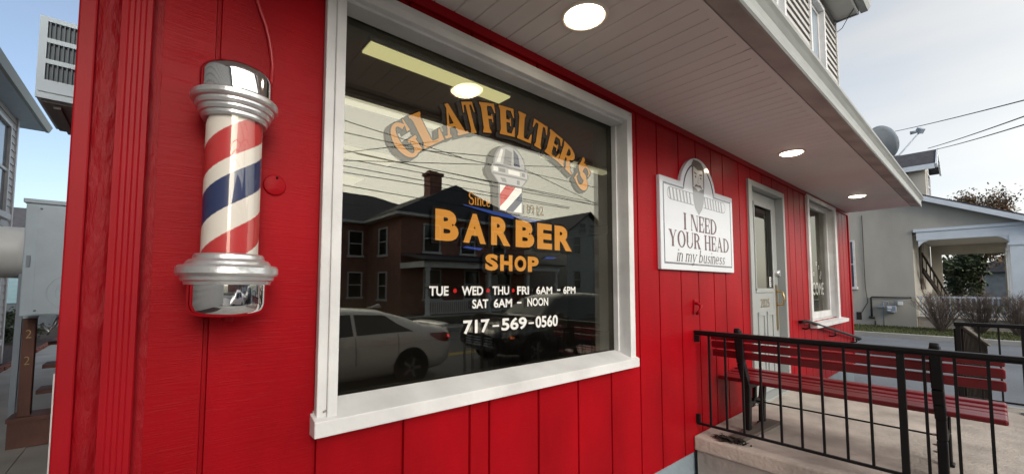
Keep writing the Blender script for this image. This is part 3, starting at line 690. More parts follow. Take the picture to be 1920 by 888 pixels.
# ---- the room behind the windows
mb = MB(); mb.box(X0+.1, 6.0, .48, X1-.1, 6.1, 3.1); mb.box(X0+.1, .17, .48, X0+.13, 6.0, 3.1); mb.box(X1-.13, .17, .48, X1-.1, 6.0, 3.1); mb.build('room_walls', 'room_wall', shop)
box(X0+.1, .17, 3.08, X1-.1, 6.0, 3.12).build('room_ceiling', 'room_ceiling', shop)
box(X0+.1, .03, .44, X1-.1, 6.0, .479).build('room_floor', 'room_floor', shop)
lab = ['nearest ceiling strip light inside the shop, showing whole at the top of the window', 'second row ceiling strip light inside, behind the first letters of the shop name', 'second row ceiling strip light inside, at the right end of the shop name',
       'third row ceiling strip light inside, at the left edge of the window', 'back row ceiling strip light inside, lowest in the window']
for k, (xa, xb, ya, yb) in enumerate(((.92, 2.03, .80, .945), (.80, 2.02, 1.60, 1.74), (3.25, 4.40, 1.55, 1.70), (.88, 2.09, 2.72, 3.12), (.9, 2.11, 3.88, 4.30))):
    t = thing('strip_light', ((xa+xb)/2, (ya+yb)/2, 3.05), lab[k], 'ceiling light', 'strip lights inside the shop')
    box(xa, ya, 3.052, xb, yb, 3.079).build('housing', 'white_trim', t); box(xa+.005, ya+.005, 3.04, xb-.005, yb-.005, 3.0515).build('diffuser', ('tube_light', 'tube_light_dim', 'tube_light_dim', 'tube_light_far', 'tube_light_far')[k], t)

# ---- downlights in the soffit
for (x, y, w) in ((1.44, -.37, 'above the display window'), (4.40, -.38, 'above the entrance door'), (7.18, -.39, 'above the smaller window at the far end')):
    t = thing('recessed_light', (x, y, SZ), 'round lit downlight in the soffit '+w, 'downlight', 'downlights in the soffit')
    MB().lathe((x, y, SZ), [(.088, -.003), (.092, -.008), (.100, -.007), (.106, -.004), (.107, .002)], 36).build('trim_ring', 'lamp_rim', t)
    MB().lathe((x, y, SZ), [(.0, -.022), (.05, -.020), (.075, -.014), (.089, -.003)], 36).build('lens', 'lamp_lens', t)

# ================================================================== BARBER POLE
PX, PY, PD = .158, -.12, -.022
pole = thing('barber_pole', (PX, PY, 1.52), 'chrome capped barber pole with red white and blue stripes on the red wall', 'barber pole')
n = 200; rows = []; mb = MB()
zt, zb_, rr = 2.10, 1.638, .0685
nz_ = 180
pts_ = [[(PX+rr*math.cos(2*math.pi*j/n), PY+rr*math.sin(2*math.pi*j/n), zb_+(zt-zb_)*k/nz_) for j in range(n+1)] for k in range(nz_+1)]
i0 = 0
for r in pts_: mb.v += [Vector(p) for p in r]
for k in range(nz_):
    for j in range(n):
        zc = (k+.5)/nz_*(zt-zb_); ang = (j+.5)/n
        ph = ((zb_+zc-2.005)/.293-(ang-.747)) % 1.0
        mi = 1 if (ph < .15 or ph > .85) else (2 if .39 <= ph < .69 else 0)
        mb.f.append((k*(n+1)+j, k*(n+1)+j+1, (k+1)*(n+1)+j+1, (k+1)*(n+1)+j)); mb.m.append(mi); mb.smooth.add(len(mb.f)-1)
mb.build('striped_cylinder', ['pole_white', 'pole_red', 'pole_blue'], pole, weld=True)
MB().lathe((PX, PY, 0), [(.0755, 1.64), (.0755, 2.10)], 64).build('glass_tube', 'tube_glass', pole)
MB().rings((PX, PY, 0), [(0.06, 2.065), (0.078, 2.065), (0.081, 2.0707), (0.081, 2.0783), (0.086, 2.0802), (0.089, 2.0878), (0.089, 2.0935), (0.094, 2.0954), (0.097, 2.103), (0.097, 2.1087), (0.103, 2.1115), (0.107, 2.1173), (0.107, 2.1286), (0.103, 2.1334), (0.088, 2.1353)]).build('upper_collar', 'cast_alu', pole)
MB().lathe((PX, PY, 0), [(.0915, 2.128), (.0915, 2.188), (.090, 2.199), (.085, 2.209), (.074, 2.217), (.055, 2.222), (.03, 2.225), (0, 2.226)], 64).build('top_cap', 'chrome', pole)
MB().rings((PX, PY, 0), [(.06, 1.688), (.080, 1.688), (.084, 1.684), (.086, 1.674), (.094, 1.671), (.100, 1.665), (.103, 1.658), (.116, 1.656), (.121, 1.650), (.122, 1.634), (.118, 1.628), (.112, 1.626), (.110, 1.616), (.104, 1.612), (.102, 1.604), (.07, 1.602)]).build('lower_collar', 'cast_alu', pole)
MB().lathe((PX, PY, 0), [(.094, 1.606), (.094, 1.552), (.091, 1.535), (.082, 1.523), (.06, 1.517), (0, 1.515)], 64).build('bottom_cup', 'chrome', pole)
MB().lathe((PX, PY, 0), [(0, 1.500), (.012, 1.501), (.016, 1.507), (.016, 1.518)], 20).build('bottom_finial', 'red_board', pole)
mb = MB(); mb.box(PX-.03, -.05, 2.11, PX+.03, -.001, 2.19); mb.box(PX-.03, -.05, 1.60, PX+.03, -.001, 1.66); mb.build('wall_bracket', 'cast_alu', pole)
cb = thing('power_cable', (.24, -.01, 2.4), 'thin red painted cable running down the wall to the barber pole', 'cable')
MB().tube([(0.2042, -0.008, 2.8), (0.2162, -0.01, 2.5259), (0.2296, -0.01, 2.4869), (0.2446, -0.01, 2.4481), (0.2552, -0.01, 2.4071), (0.2628, -0.01, 2.3646), (0.2673, -0.01, 2.3209), (0.2633, -0.02, 2.2609), (0.215, -0.05, 2.2009)], .0055, 8).build('cord', 'cord_red', cb)
jb = thing('cover_plate', (.287, -.005, 1.93), 'small round red cover plate with a screw on the wall beside the pole', 'cover plate')
MB().lathe((.287, 0, 1.93), [(.034, -.001), (.034, -.004), (.030, -.006), (0, -.006)], 28, 'y').build('plate', 'red_siding', jb)
MB().lathe((.293, 0, 1.955), [(.004, -.005), (.004, -.0085), (0, -.0095)], 10, 'y').build('screw', 'black_iron', jb)

# ================================================================== WALL SIGN
sg = thing('wall_sign', (3.32, -.02, 1.72), 'white shop sign with an arched top and a bearded face on the red wall', 'sign')
SX0, SX1, SB, ST = 2.690, 3.948, 1.722, 2.392; ac, ar, az = 3.30, .312, 2.31
def sign_outline(d):
    n = 40; a0 = math.asin(min(1, (ST-d-az)/(ar-d)))
    p = [(SX0+d, SB+d), (SX1-d, SB+d), (SX1-d, ST-d)]
    for k in range(n+1):
        t = a0+(math.pi-2*a0)*k/n; p.append((ac+(ar-d)*math.cos(t), az+(ar-d)*1.0*math.sin(t)))
    p.append((SX0+d, ST-d)); return p
MB().prism(sign_outline(0), -.030, -.001).build('sign_board', 'sign_white', sg, bevel=.004)
o1, o2 = sign_outline(.042), sign_outline(.056); mb = MB()
for k in range(len(o1)):
    k2 = (k+1) % len(o1); mb.quad(*[(a, -.0305, b) for a, b in (o1[k], o1[k2], o2[k2], o2[k])])
mb.build('sign_border', 'sign_navy', sg)
G = lambda ch: serif_glyph(ch, s=.20, t=.07, f=.06, h=.05)
mb = MB(); SY = -.0306
decal(mb, place('I NEED', .128, G, 3.03, 3.605, 2.030, gap=.10, space=.45), SY); decal(mb, place('YOUR HEAD', .122, G, 2.80, 3.845, 1.893, gap=.08, space=.46), SY)
mb.build('sign_lettering', 'sign_maroon', sg, recalc=False)
Gi = lambda ch: ([[(a+b*.25, b) for a, b in p] for p in serif_glyph(ch, s=.12, t=.06, f=.05, h=.05)[0]], serif_glyph(ch, s=.12, t=.06, f=.05, h=.05)[1])
mb = MB(); decal(mb, place('in my business', .098, Gi, 2.905, 3.745, 1.787, gap=.05, space=.30), SY); mb.build('motto_lettering', 'sign_brown', sg, recalc=False)
# comb with slanted bars either side of the head
mb = MB()
def capsule(xa, xb, z0, z1, w, left):
    out = stroke([(xa, z1), (xb, z1)], [w, w])+stroke([(xa, z0), (xb, z0)], [w, w]); zc, rz = (z0+z1)/2, (z1-z0)/2
    return out+(ring(xa, zc, (rz, rz), (rz-w, rz-w), 90, 270, 14) if left else ring(xb, zc, (rz, rz), (rz-w, rz-w), -90, 90, 14))
decal(mb, capsule(2.835, 3.20, 2.235, 2.325, .006, True)+capsule(3.37, 3.75, 2.235, 2.325, .006, False), SY)
for k in range(7): decal(mb, [[(2.83+k*.052, 2.238), (2.852+k*.052, 2.238), (2.832+k*.052, 2.322), (2.81+k*.052, 2.322)]], SY)
for k in range(7): decal(mb, [[(3.40+k*.052, 2.238), (3.422+k*.052, 2.238), (3.402+k*.052, 2.322), (3.38+k*.052, 2.322)]], SY)
mb.build('striped_comb', 'sign_grey', sg, recalc=False)
# bearded face
fc = [MB() for _ in range(4)]
beard = [(3.185, 2.39), (3.20, 2.27), (3.225, 2.215), (3.285, 2.165), (3.345, 2.215), (3.375, 2.27), (3.39, 2.39), (3.33, 2.37), (3.285, 2.36), (3.24, 2.37)]
for k in range(4): pass
decal(fc[0], [[(3.185, 2.39), (3.20, 2.27), (3.225, 2.215), (3.285, 2.165), (3.285, 2.365)], [(3.285, 2.165), (3.345, 2.215), (3.375, 2.27), (3.39, 2.39), (3.285, 2.365)]], SY)
decal(fc[1], [[(3.20, 2.40), (3.285, 2.355), (3.375, 2.40), (3.38, 2.50), (3.36, 2.535), (3.21, 2.535), (3.195, 2.50)]], SY-.0005)
decal(fc[2], [[(3.185, 2.52), (3.18, 2.56), (3.21, 2.60), (3.29, 2.603), (3.35, 2.59), (3.395, 2.555), (3.385, 2.50), (3.36, 2.535), (3.28, 2.525), (3.215, 2.545)], [(3.18, 2.56), (3.187, 2.39), (3.203, 2.39), (3.205, 2.54)], [(3.395, 2.555), (3.375, 2.54), (3.375, 2.39), (3.392, 2.39)],
              [(3.215, 2.505), (3.26, 2.498), (3.262, 2.485), (3.22, 2.492)], [(3.31, 2.498), (3.355, 2.502), (3.352, 2.488), (3.31, 2.485)]], SY-.001)
decal(fc[2], ring(3.242, 2.468, (.013, .009), (.0005, .0005), 0, 360, 10)+ring(3.333, 2.468, (.013, .009), (.0005, .0005), 0, 360, 10)+stroke([(3.289, 2.47), (3.278, 2.425), (3.296, 2.42)], [.004, .005, .005])
      +stroke([(3.22, 2.385), (3.25, 2.40), (3.285, 2.398), (3.32, 2.40), (3.352, 2.385)], [.006, .022, .012, .022, .006]), SY-.001)
decal(fc[3], [[(3.262, 2.372), (3.31, 2.372), (3.30, 2.36), (3.272, 2.36)]], SY-.001)
allm = MB(); fm = ['sign_grey', 'sign_skin', 'sign_brown', 'sign_white']
for k in range(4):
    for q in fc[k].f: allm.mi = k; allm.quad(*[fc[k].v[i] for i in q])
allm.build('bearded_face', fm, sg, recalc=False)

# wall hook
hk = thing('wall_hook', (3.24, -.02, 1.45), 'red painted metal hose hook sticking out of the wall below the sign', 'hook')
MB().tube([(3.225, -.004, 1.475), (3.225, -.03, 1.47), (3.235, -.05, 1.455), (3.215, -.055, 1.43), (3.20, -.045, 1.41), (3.205, -.03, 1.39)], .011, 8).build('hook_bar', 'red_board', hk)
MB().prism([(3.20, 1.39), (3.245, 1.39), (3.25, 1.50), (3.215, 1.50)], -.012, -.001).build('back_plate', 'red_board', hk, bevel=.003)

# ================================================================== PORCH AND RAMP
pf = .48
po = thing('concrete_porch', (4.6, -1.3, -.14), 'beige concrete porch slab with a ramp in front of the barber shop door', 'porch')
mb = MB(); mb.box(3.16, -2.75, pf-.105, 6.15, -.001, pf); mb.build('slab', 'concrete', po, bevel=.012)
mb = MB(); mb.box(3.175, -2.73, -.16, 6.14, -.02, pf-.107); mb.build('base_wall', 'concrete_side', po)
mb = MB().prism([(6.155, pf-.004), (9.40, -.10), (9.40, -.16), (6.155, -.16)], -1.20, -.003); mb.build('ramp', 'walk_concrete', po)
for k in range(3): box(3.5, -2.752-.30*(k+1), -.16, 5.8, -2.752-.30*k-.002, pf-.16*(k+1)).build('step', 'concrete', po, bevel=.01)

def railing(x, y_start, y_end, label, with_bracket, post_ys, bars, slope_end=True):
    t = thing('metal_railing', (x, (y_start+y_end)/2, pf), label, 'railing', None)
    zt = 1.255; zb2 = .564
    mb = MB(); mb.box(x-.022, y_end, zt-.012, x+.022, y_start-.004, zt+.010); mb.box(x-.014, y_end, zt-.026, x+.014, y_start-.004, zt-.012)
    mb.build('top_rail', 'black_iron', t, bevel=.004)
    if with_bracket:
        mb = MB(); mb.box(x-.022, y_start-.045, zt-.075, x-.010, y_start-.008, zt-.027); mb.build('wall_tab', 'black_iron', t)
        mb = MB(); mb.box(x-.016, y_start-.03, zb2+.008, x+.008, y_start-.006, zb2+.07); mb.build('wall_clip', 'black_iron', t)
    mb = MB(); mb.box(x-.009, y_end, zb2-.008, x+.009, y_start-.006, zb2+.008); mb.build('bottom_rail', 'black_iron', t)
    for y in bars: MB().box(x-.0065, y-.0065, zb2+.0082, x+.0065, y+.0065, zt-.0265).build('baluster', 'black_iron', t)
    for y in post_ys:
        mb = MB(); mb.box(x-.016, y-.016, pf+.002, x+.016, y+.016, zb2-.009); mb.box(x-.016, y-.016, zb2+.0085, x+.016, y+.016, zt-.0265); mb.box(x-.045, y-.045, pf, x+.045, y+.045, pf+.006); mb.build('post', 'black_iron', t)
    if slope_end:
        mb = MB(); mb.tube([(x, y_end, zt), (x, y_end-.12, zt-.02), (x, y_end-.30, zt-.19), (x, y_end-.42, zt-.30), (x, y_end-.44, zt-.36), (x, y_end-.40, zt-.40)], .016, 8)
        mb.bar((x, y_end-.36, zt-.26), (x, y_end-.36, .30), .016); mb.bar((x, y_end-.18, zt-.09), (x, y_end-.18, .46), .014); mb.build('sloping_handrail', 'black_iron', t)
    return t
bars = [-.107-.1135*k for k in range(22) if abs(-.107-.1135*k+1.15) > .03 and abs(-.107-.1135*k+2.52) > .05]
railing(3.22, 0, -2.55, 'black metal railing from the wall along the near edge of the porch, behind the bench', True, [-1.15, -2.52], bars)
railing(5.92, -1.24, -2.55, 'short black metal railing on the far edge of the porch beside the ramp', False, [-1.27, -1.66, -2.52], [-1.40-.118*k for k in range(10) if abs(-1.40-.118*k+1.66) > .04], False)
rp = thing('ramp_side_panel', (7.4, -1.25, .2), 'dark brown wooden side panel sloping down along the ramp', 'ramp panel')
mb = MB()
for k in range(24):
    xa = 5.97+k*.12; za = 1.235-.150*(xa-5.97); zb3 = pf-.16-.150*(xa-5.97)
    mb.box(xa, -1.262-.006*k-.02, zb3+.05, xa+.112, -1.262-.006*k, za-.03)
mb.build('boards', 'dark_wood', rp)
mb = MB(); mb.bar((5.95, -1.275, 1.238), (8.9, -1.42, .80), .06, .03); mb.build('sloping_cap', 'plank_wood', rp)
mb = MB(); mb.box(5.955, -1.24, .0, 5.965, -1.30, 1.20); mb.build('end_post', 'dark_wood', rp)
hr = thing('wall_handrail', (7.4, -.06, .95), 'black metal handrail sloping down the wall beside the ramp', 'handrail')
MB().tube([(5.86, -.012, 1.185), (5.86, -.05, 1.19), (5.90, -.075, 1.195), (6.0, -.075, 1.185), (8.80, -.075, .775), (8.88, -.075, .755), (8.90, -.05, .74), (8.90, -.012, .74)], .019, 10).build('rail', 'black_iron', hr)
for x in (6.02, 7.25, 8.6):
    z = 1.19-(x-5.95)*.1468
    MB().tube([(x, -.075, z-.02), (x, -.075, z-.07), (x, -.04, z-.085), (x, -.004, z-.08)], .010, 8).build('bracket', 'black_iron', hr)

# ================================================================== BENCH
be = thing('park_bench', (3.7, -.78, pf), 'red slatted bench with black iron ends standing behind the railing', 'bench')
by0, by1 = -.022, -1.525
def slat(ax, az, bx, bz, th):   # cross section from (ax,az) to (bx,bz)
    d = Vector((bx-ax, bz-az)); l = d.length; d /= l; nrm = Vector((-d[1], d[0]))*th/2
    p = [(ax+nrm[0], az+nrm[1]), (bx+nrm[0], bz+nrm[1]), (bx-nrm[0], bz-nrm[1]), (ax-nrm[0], az-nrm[1])]
    m = MB(); i = len(m.v)
    m.v += [Vector((a, by0, b)) for a, b in p]+[Vector((a, by1, b)) for a, b in p]
    m.f += [(0,1,2,3), (7,6,5,4)]+[(k, 4+k, 4+(k+1) % 4, (k+1) % 4) for k in range(4)]; m.m += [0]*6
    return m
for (za, zb4) in ((1.234, 1.180), (1.168, 1.114), (1.100, 1.046)):
    f = lambda z: 3.455+(1.218-z)*.22
    slat(f(za), za, f(zb4), zb4, .028).build('back_slat', 'bench_red', be, bevel=.008)
for k in range(5):
    x = 3.565+k*.082; z = .863+.006*k - .012*math.sin(k/4*3.14)
    slat(x, z, x+.072, z+.004, .032).build('seat_slat', 'bench_red', be, bevel=.010)
def iron_end(y):
    m = MB(); w = .05
    def path(pts, ww=.032, th=.05):
        for a, b in zip(pts[:-1], pts[1:]): m.bar((a[0], y, a[1]), (b[0], y, b[1]), th, ww, up=(0, 1, .001))
    path([(3.425, 1.255), (3.44, 1.21), (3.475, 1.02), (3.52, .93), (3.575, .835)], .05, .055)
    path([(3.575, .836), (3.75, .826), (3.95, .840), (3.985, .828)], .035, .05)
    path([(3.585, .828), (3.575, .70), (3.555, .50)], .045, .055); path([(3.93, .828), (3.885, .68), (3.875, .50)], .042, .05)
    path([(3.578, .70), (3.66, .675), (3.72, .70), (3.80, .675), (3.885, .69)], .028, .045); path([(3.72, .70), (3.735, .828)], .026, .04)
    m.box(3.52, y-.035, .481, 3.60, y+.035, .50); m.box(3.84, y-.03, .481, 3.91, y+.03, .50)
    m.tube([(3.415, y-.02, 1.262), (3.415, y+.02, 1.262)], .022, 12)
    return m
for y in (-.235, -1.272): iron_end(y).build('iron_end', 'black_iron', be, bevel=.006)
MB().tube([(3.73, -.235, .69), (3.73, -1.272, .69)], .006, 8).build('tie_rod', 'black_iron', be)
mb = MB()
for z in (.62, .72, .66):
    mb.lathe((3.60, -1.24, z), [(0, .0), (.012, .002), (.012, .008), (0, .010)], 8)
mb.build('bolt_head', 'aluminium', be)
wb = thing('wooden_board', (3.63, -.30, pf), 'flat grey wooden board lying under the near end of the bench', 'board')
m = MB(); m.v += [Vector(p) for p in ((3.30, -.20, pf), (3.30, -.30, pf), (3.98, -.345, pf), (3.98, -.235, pf), (3.30, -.20, pf+.022), (3.30, -.30, pf+.022), (3.98, -.345, pf+.022), (3.98, -.235, pf+.022))]
m.f += [(0,1,2,3), (4,5,6,7), (0,1,5,4), (1,2,6,5), (2,3,7,6), (3,0,4,7)]; m.m += [0]*6; m.build('plank', 'plank_wood', wb, bevel=.003)
mb = MB()
for _ in range(140):
    y = -.22+rng.gauss(0, .055); x = 3.25+rng.gauss(0, .022)+(y+.2)*.0; z = pf+.004+abs(rng.gauss(0, .010)); a = rng.uniform(0, 6.28); l = rng.uniform(.012, .035)
    d = Vector((math.cos(a), math.sin(a), rng.uniform(-.3, .3)))*l; e = Vector((-math.sin(a), math.cos(a), rng.uniform(-.5, .5)))*l*.45; c = Vector((x, y, z+.004))
    mb.quad(c-d, c+e, c+d, c-e)
tag(mb.build('dead_leaves', 'debris', recalc=False), 'heap of dark dead leaves under the railing by the wall', 'dead leaves', kind='stuff')

# ================================================================== LEFT SIDE
ac_ = thing('air_conditioner', (-.35, 1.8, 2.55), 'white window air conditioner sticking out of the side wall', 'air conditioner')
ax0, ax1, ay0, ay1, az0, az1 = -.528, -.17, 1.70, 2.30, 2.598, 3.045
mb = MB(); mb.box(ax0, ay0+.02, az0, ax1, ay1, az1); mb.build('casing', 'ac_shade_white', ac_, bevel=.006)
mb = MB(); rz = [(2.70, 2.79), (2.815, 2.905), (2.93, 3.02)]
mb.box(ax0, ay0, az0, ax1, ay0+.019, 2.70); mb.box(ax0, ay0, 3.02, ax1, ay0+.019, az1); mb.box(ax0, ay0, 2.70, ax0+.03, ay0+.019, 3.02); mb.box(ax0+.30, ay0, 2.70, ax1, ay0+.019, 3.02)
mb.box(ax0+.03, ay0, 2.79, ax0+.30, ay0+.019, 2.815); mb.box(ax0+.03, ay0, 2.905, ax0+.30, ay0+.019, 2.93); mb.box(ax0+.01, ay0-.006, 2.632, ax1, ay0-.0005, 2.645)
mb.build('grille_frame', 'ac_shade_white', ac_)
mb = MB()
for a, b in rz: mb.box(ax0+.03, ay0+.0195, a, ax0+.30, ay0+.0205, b)
mb.build('grille_back', 'ac_fin', ac_)
mb = MB()
for a, b in rz:
    for k in range(15):
        x = ax0+.036+k*.0178; mb.box(x, ay0+.003, a, x+.006, ay0+.018, b)
mb.build('louvre_fins', 'ac_fin', ac_)
mb = MB(); mb.box(ax0+.02, ay0+.03, az0-.012, ax1, ay1-.02, az0-.0005); mb.box(ax0+.06, ay0+.06, az0-.03, ax0+.09, ay1-.03, az0-.0125); mb.build('base_pan', 'ac_under', ac_)
cbx = thing('utility_cabinet', (-.7, 5.2, 1.28), 'white metal cabinet with embossed rings mounted above the wooden steps', 'cabinet')
mb = MB(); mb.box(-1.075, 5.0, 1.285, -.165, 5.40, 2.475); mb.build('case', 'ac_shade_white', cbx, bevel=.008)
mb = MB(); mb.box(-1.095, 4.98, 2.476, -.165, 5.42, 2.52); mb.build('lid', 'ac_shade_white', cbx, bevel=.006)
mb = MB(); mb.box(-.985, 4.988, 1.30, -.165, 4.9995, 2.46); mb.build('door_panel', 'ac_shade_white', cbx, bevel=.003)
mb = MB()
for rr_ in (.19, .125, .065): mb.lathe((-.70, 4.9875, 1.53), [(rr_-.006, 0), (rr_, -.006), (rr_+.006, 0)], 40, 'y')
mb.build('embossed_ring', 'ac_shade_white', cbx)
mb = MB()
for z in (1.34, 2.42):
    for x in (-.965, -.25): mb.lathe((x, 4.988, z), [(.012, 0), (.010, -.005), (0, -.006)], 10, 'y')
mb.build('screw', 'meter_grey', cbx)
mb = MB(); mb.box(-1.05, 4.985, 1.80, -1.02, 4.9995, 1.92); mb.build('latch', 'meter_grey', cbx, bevel=.003)
tk = thing('metal_tank', (-2.0, 5.6, 1.95), 'white horizontal cylindrical tank behind the cabinet', 'tank')
mb = MB().lathe((0, 5.75, 1.985), [(.0, -3.6), (.2, -3.58), (.295, -3.50), (.295, -1.20), (.27, -1.10), (.0, -1.08)], 40, 'x'); mb.build('shell', 'tank_white', tk)
mb = MB(); mb.box(-1.50, 5.40, 1.955, -1.39, 5.46, 2.0); mb.build('slot', 'dark_gap', tk)
for x in (-3.3, -1.17):
    mb = MB(); mb.bar((x, 5.55, -.14), (x, 5.62, 1.75), .05); mb.bar((x, 5.95, -.14), (x, 5.88, 1.75), .05); mb.build('leg', 'meter_grey', tk)
ws = thing('wooden_steps', (-.65, 5.6, -.14), 'brown wooden back steps with a numbered post beside the walkway', 'steps')
box(-1.10, 5.36, -.135, -1.003, 5.46, 1.24).build('post', 'brown_wood', ws, bevel=.006)
box(-1.105, 5.355, 1.242, -.998, 5.465, 1.285).build('post_cap', 'ac_shade_white', ws)
mb = MB(); G = lambda: None
for zc in (1.07, .78): font_decal(mb, font_polys('2', -1.073, -1.030, zc-.045, zc+.045, bold=-.012), 5.357)
mb.build('post_number', 'brass', ws, recalc=False)
mb = MB(); mb.box(-1.15, 5.28, -.135, -.19, 5.345, .14); mb.build('bottom_riser', 'brown_wood', ws)
mb = MB(); mb.box(-1.16, 5.26, .142, -.19, 5.60, .185); mb.build('bottom_tread', 'brown_wood', ws)
for k in range(3): box(-.998, 5.55+.27*k, .365+.25*k, -.19, 5.85+.27*k, .41+.25*k).build('tread', 'brown_wood', ws, bevel=.004)
mb = MB(); mb.bar((-.45, 5.55, .10), (-.45, 6.5, .92), .05, .2); mb.build('stringer', 'brown_wood', ws)
mb = MB(); mb.box(-.90, 5.95, -.135, -.80, 6.05, .61); mb.build('support_post', 'brown_wood', ws)
mb = MB(); mb.tube([(-.96, 5.37, 1.18), (-.90, 5.36, 1.08), (-.86, 5.36, 1.16), (-.82, 5.36, 1.27)], .018, 6); mb.tube([(-.80, 5.36, 1.27), (-.82, 5.36, 1.12), (-.76, 5.36, 1.02)], .016, 6); mb.build('hose_bracket', 'aluminium', ws)

def lap_wall(mb, x0, x1, y, z0, z1, axis='y', lap=.13, sgn=-1):
    z = z0
    while z < z1:
        zz = min(z+lap, z1)
        P = (lambda a, d, h: (a, y+d*sgn, h)) if axis == 'y' else (lambda a, d, h: (y+d*sgn, a, h))
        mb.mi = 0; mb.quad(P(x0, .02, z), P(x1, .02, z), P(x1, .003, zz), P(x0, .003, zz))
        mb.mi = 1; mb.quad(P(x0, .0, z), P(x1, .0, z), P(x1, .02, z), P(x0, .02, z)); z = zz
def window(parent, c, w, h, face, depth=.06, pane='dark_pane', frame='brick_trim', sill=True, bars=1):
    """a sash window on a wall; face gives the outward normal axis: '-y', '+y', '-x', '+x'"""
    x, y, z = c
    def P(u, d, v):
        return {'-y': (x+u, y-d, z+v), '+y': (x-u, y+d, z+v), '-x': (x-d, y-u, z+v), '+x': (x+d, y+u, z+v)}[face]
    def bx(m, u0, d0, v0, u1, d1, v1):
        a, b = P(u0, d0, v0), P(u1, d1, v1); m.box(*a, *b)
    m = MB(); t = .07
    bx(m, -w/2-t, 0, -h/2, -w/2, depth, h/2); bx(m, w/2, 0, -h/2, w/2+t, depth, h/2); bx(m, -w/2-t, 0, h/2, w/2+t, depth, h/2+t)
    fo = m.build('window', frame, parent)
    m = MB(); bx(m, -w/2, .004, -h/2, w/2, .012, h/2); m.build('pane', pane, fo)
    m = MB()
    for k in range(bars): v = -h/2+h*(k+1)/(bars+1); bx(m, -w/2, .0125, v-.03, w/2, .035, v+.03)
    m.build('sash', frame, fo)
    if sill: m = MB(); bx(m, -w/2-t-.05, 0, -h/2-.12, w/2+t+.05, depth+.06, -h/2-.002); m.build('sill', frame, fo)
    return fo
nb = thing('neighbour_house', (-6, 6, -.14), 'pale clapboard house with a deep eave at the left edge', 'house')
mb = MB(); lap_wall(mb, -8, 12.9, -2.62, -.14, 5.45, 'x', .16, +1); mb.mi = 0; mb.quad((-2.62, 12.9, -.14), (-9, 12.9, -.14), (-9, 12.9, 5.45), (-2.62, 12.9, 5.45)); mb.quad((-2.62, -8, -.14), (-9, -8, -.14), (-9, -8, 5.45), (-2.62, -8, 5.45))
mb.quad((-9, -8, -.14), (-9, 12.9, -.14), (-9, 12.9, 5.45), (-9, -8, 5.45)); mb.build('wall', ['vinyl_siding', 'siding_shadow'], nb, recalc=False)
box(-2.64, 12.82, -.14, -2.58, 12.93, 5.44).build('corner_board', 'white_trim', nb)
box(-9.5, -8.5, 5.45, -2.28, 13.6, 5.49).build('eave_soffit', 'ac_shade_white', nb)
MB().prism([(-2.28, 5.46), (-2.22, 5.46), (-2.16, 5.60), (-2.28, 5.60)], -8.6, 13.7, 'y').build('eave_gutter', 'gutter_metal', nb)
MB().prism([(-9.6, 5.50), (-2.25, 5.60), (-5.8, 8.2)], -8.5, 13.6).build('roof', 'shingle', nb)
for yc in (11.6, 7.5): window(nb, (-2.60, yc, 4.1), 1.0, 1.9, '+x', frame='white_trim', pane='window_pane')
window(nb, (-2.60, 11.6, 1.2), 1.0, 1.5, '+x', frame='white_trim', pane='window_pane')
bh = thing('blue_house', (-2.5, 26, -.14), 'low blue clapboard house behind the white tank', 'house')
mb = MB(); lap_wall(mb, -9, 3, 24, .9, 3.55, 'y', .17, -1); mb.mi = 0; mb.quad((-9, 24, .9), (-9, 32, .9), (-9, 32, 3.55), (-9, 24, 3.55)); mb.build('wall', ['blue_siding', 'siding_shadow'], bh, recalc=False)
box(-8.98, 24.02, -.14, 2.98, 31.98, .9).build('base', 'slate_base', bh)
MB().prism([(23.6, 3.55), (32.4, 3.55), (28, 5.3)], -9.3, 3.3, 'x').build('roof', 'shingle', bh)
window(bh, (-6.5, 23.98, 2.4), 1.0, 1.3, '-y', frame='white_trim')

# ------------------------------------------------------------------ foliage helpers
def leaf_cloud(mb, c, rad, n, size, squash=1.0, clumps=14):
    cl = []
    for _ in range(clumps):
        d = Vector((rng.gauss(0, 1), rng.gauss(0, 1), rng.gauss(0, 1))).normalized()*rng.uniform(.35, .95)
        cl.append((Vector(c)+Vector((d.x*rad[0], d.y*rad[1], d.z*rad[2])), rng.uniform(.22, .42)))
    for _ in range(n):
        k, rr_ = rng.choice(cl); d = Vector((rng.gauss(0, .55), rng.gauss(0, .55), rng.gauss(0, .5)))
        p = k+Vector((d.x*rad[0]*rr_, d.y*rad[1]*rr_, d.z*rad[2]*rr_)); s = size*rng.uniform(.6, 1.3)
        a = Vector((rng.gauss(0, 1), rng.gauss(0, 1), rng.gauss(0, 1))).normalized(); b = a.orthogonal().normalized()
        mb.quad(p-a*s, p+b*s*.55, p+a*s, p-b*s*.55)
def tree(name, base, h, rad, leaf, label, n=5000, size=.12, trunk=.18, group=None, clumps=16):
    t = thing(name, base, label, 'tree', group); b = Vector(base); top = b+Vector((0, 0, h*.62))
    mb = MB(); mb.tube([b, b+Vector((.05, .03, h*.25)), b+Vector((-.04, .05, h*.45)), top], [trunk, trunk*.8, trunk*.6, trunk*.35], 10)
    for k in range(9):
        a = rng.uniform(0, 6.28); s = b+Vector((0, 0, h*rng.uniform(.3, .6))); e = b+Vector((math.cos(a)*rad[0]*.75, math.sin(a)*rad[1]*.75, h*rng.uniform(.6, .95)))
        mb.tube([s, (s+e)/2+Vector((0, 0, -.1)), e], [trunk*.4, trunk*.25, trunk*.06], 6)
    mb.build('trunk', 'bark', t)
    mb = MB(); leaf_cloud(mb, b+Vector((0, 0, h-rad[2])), rad, n, size, clumps=clumps); mb.build('crown', leaf, t, recalc=False)
    return t
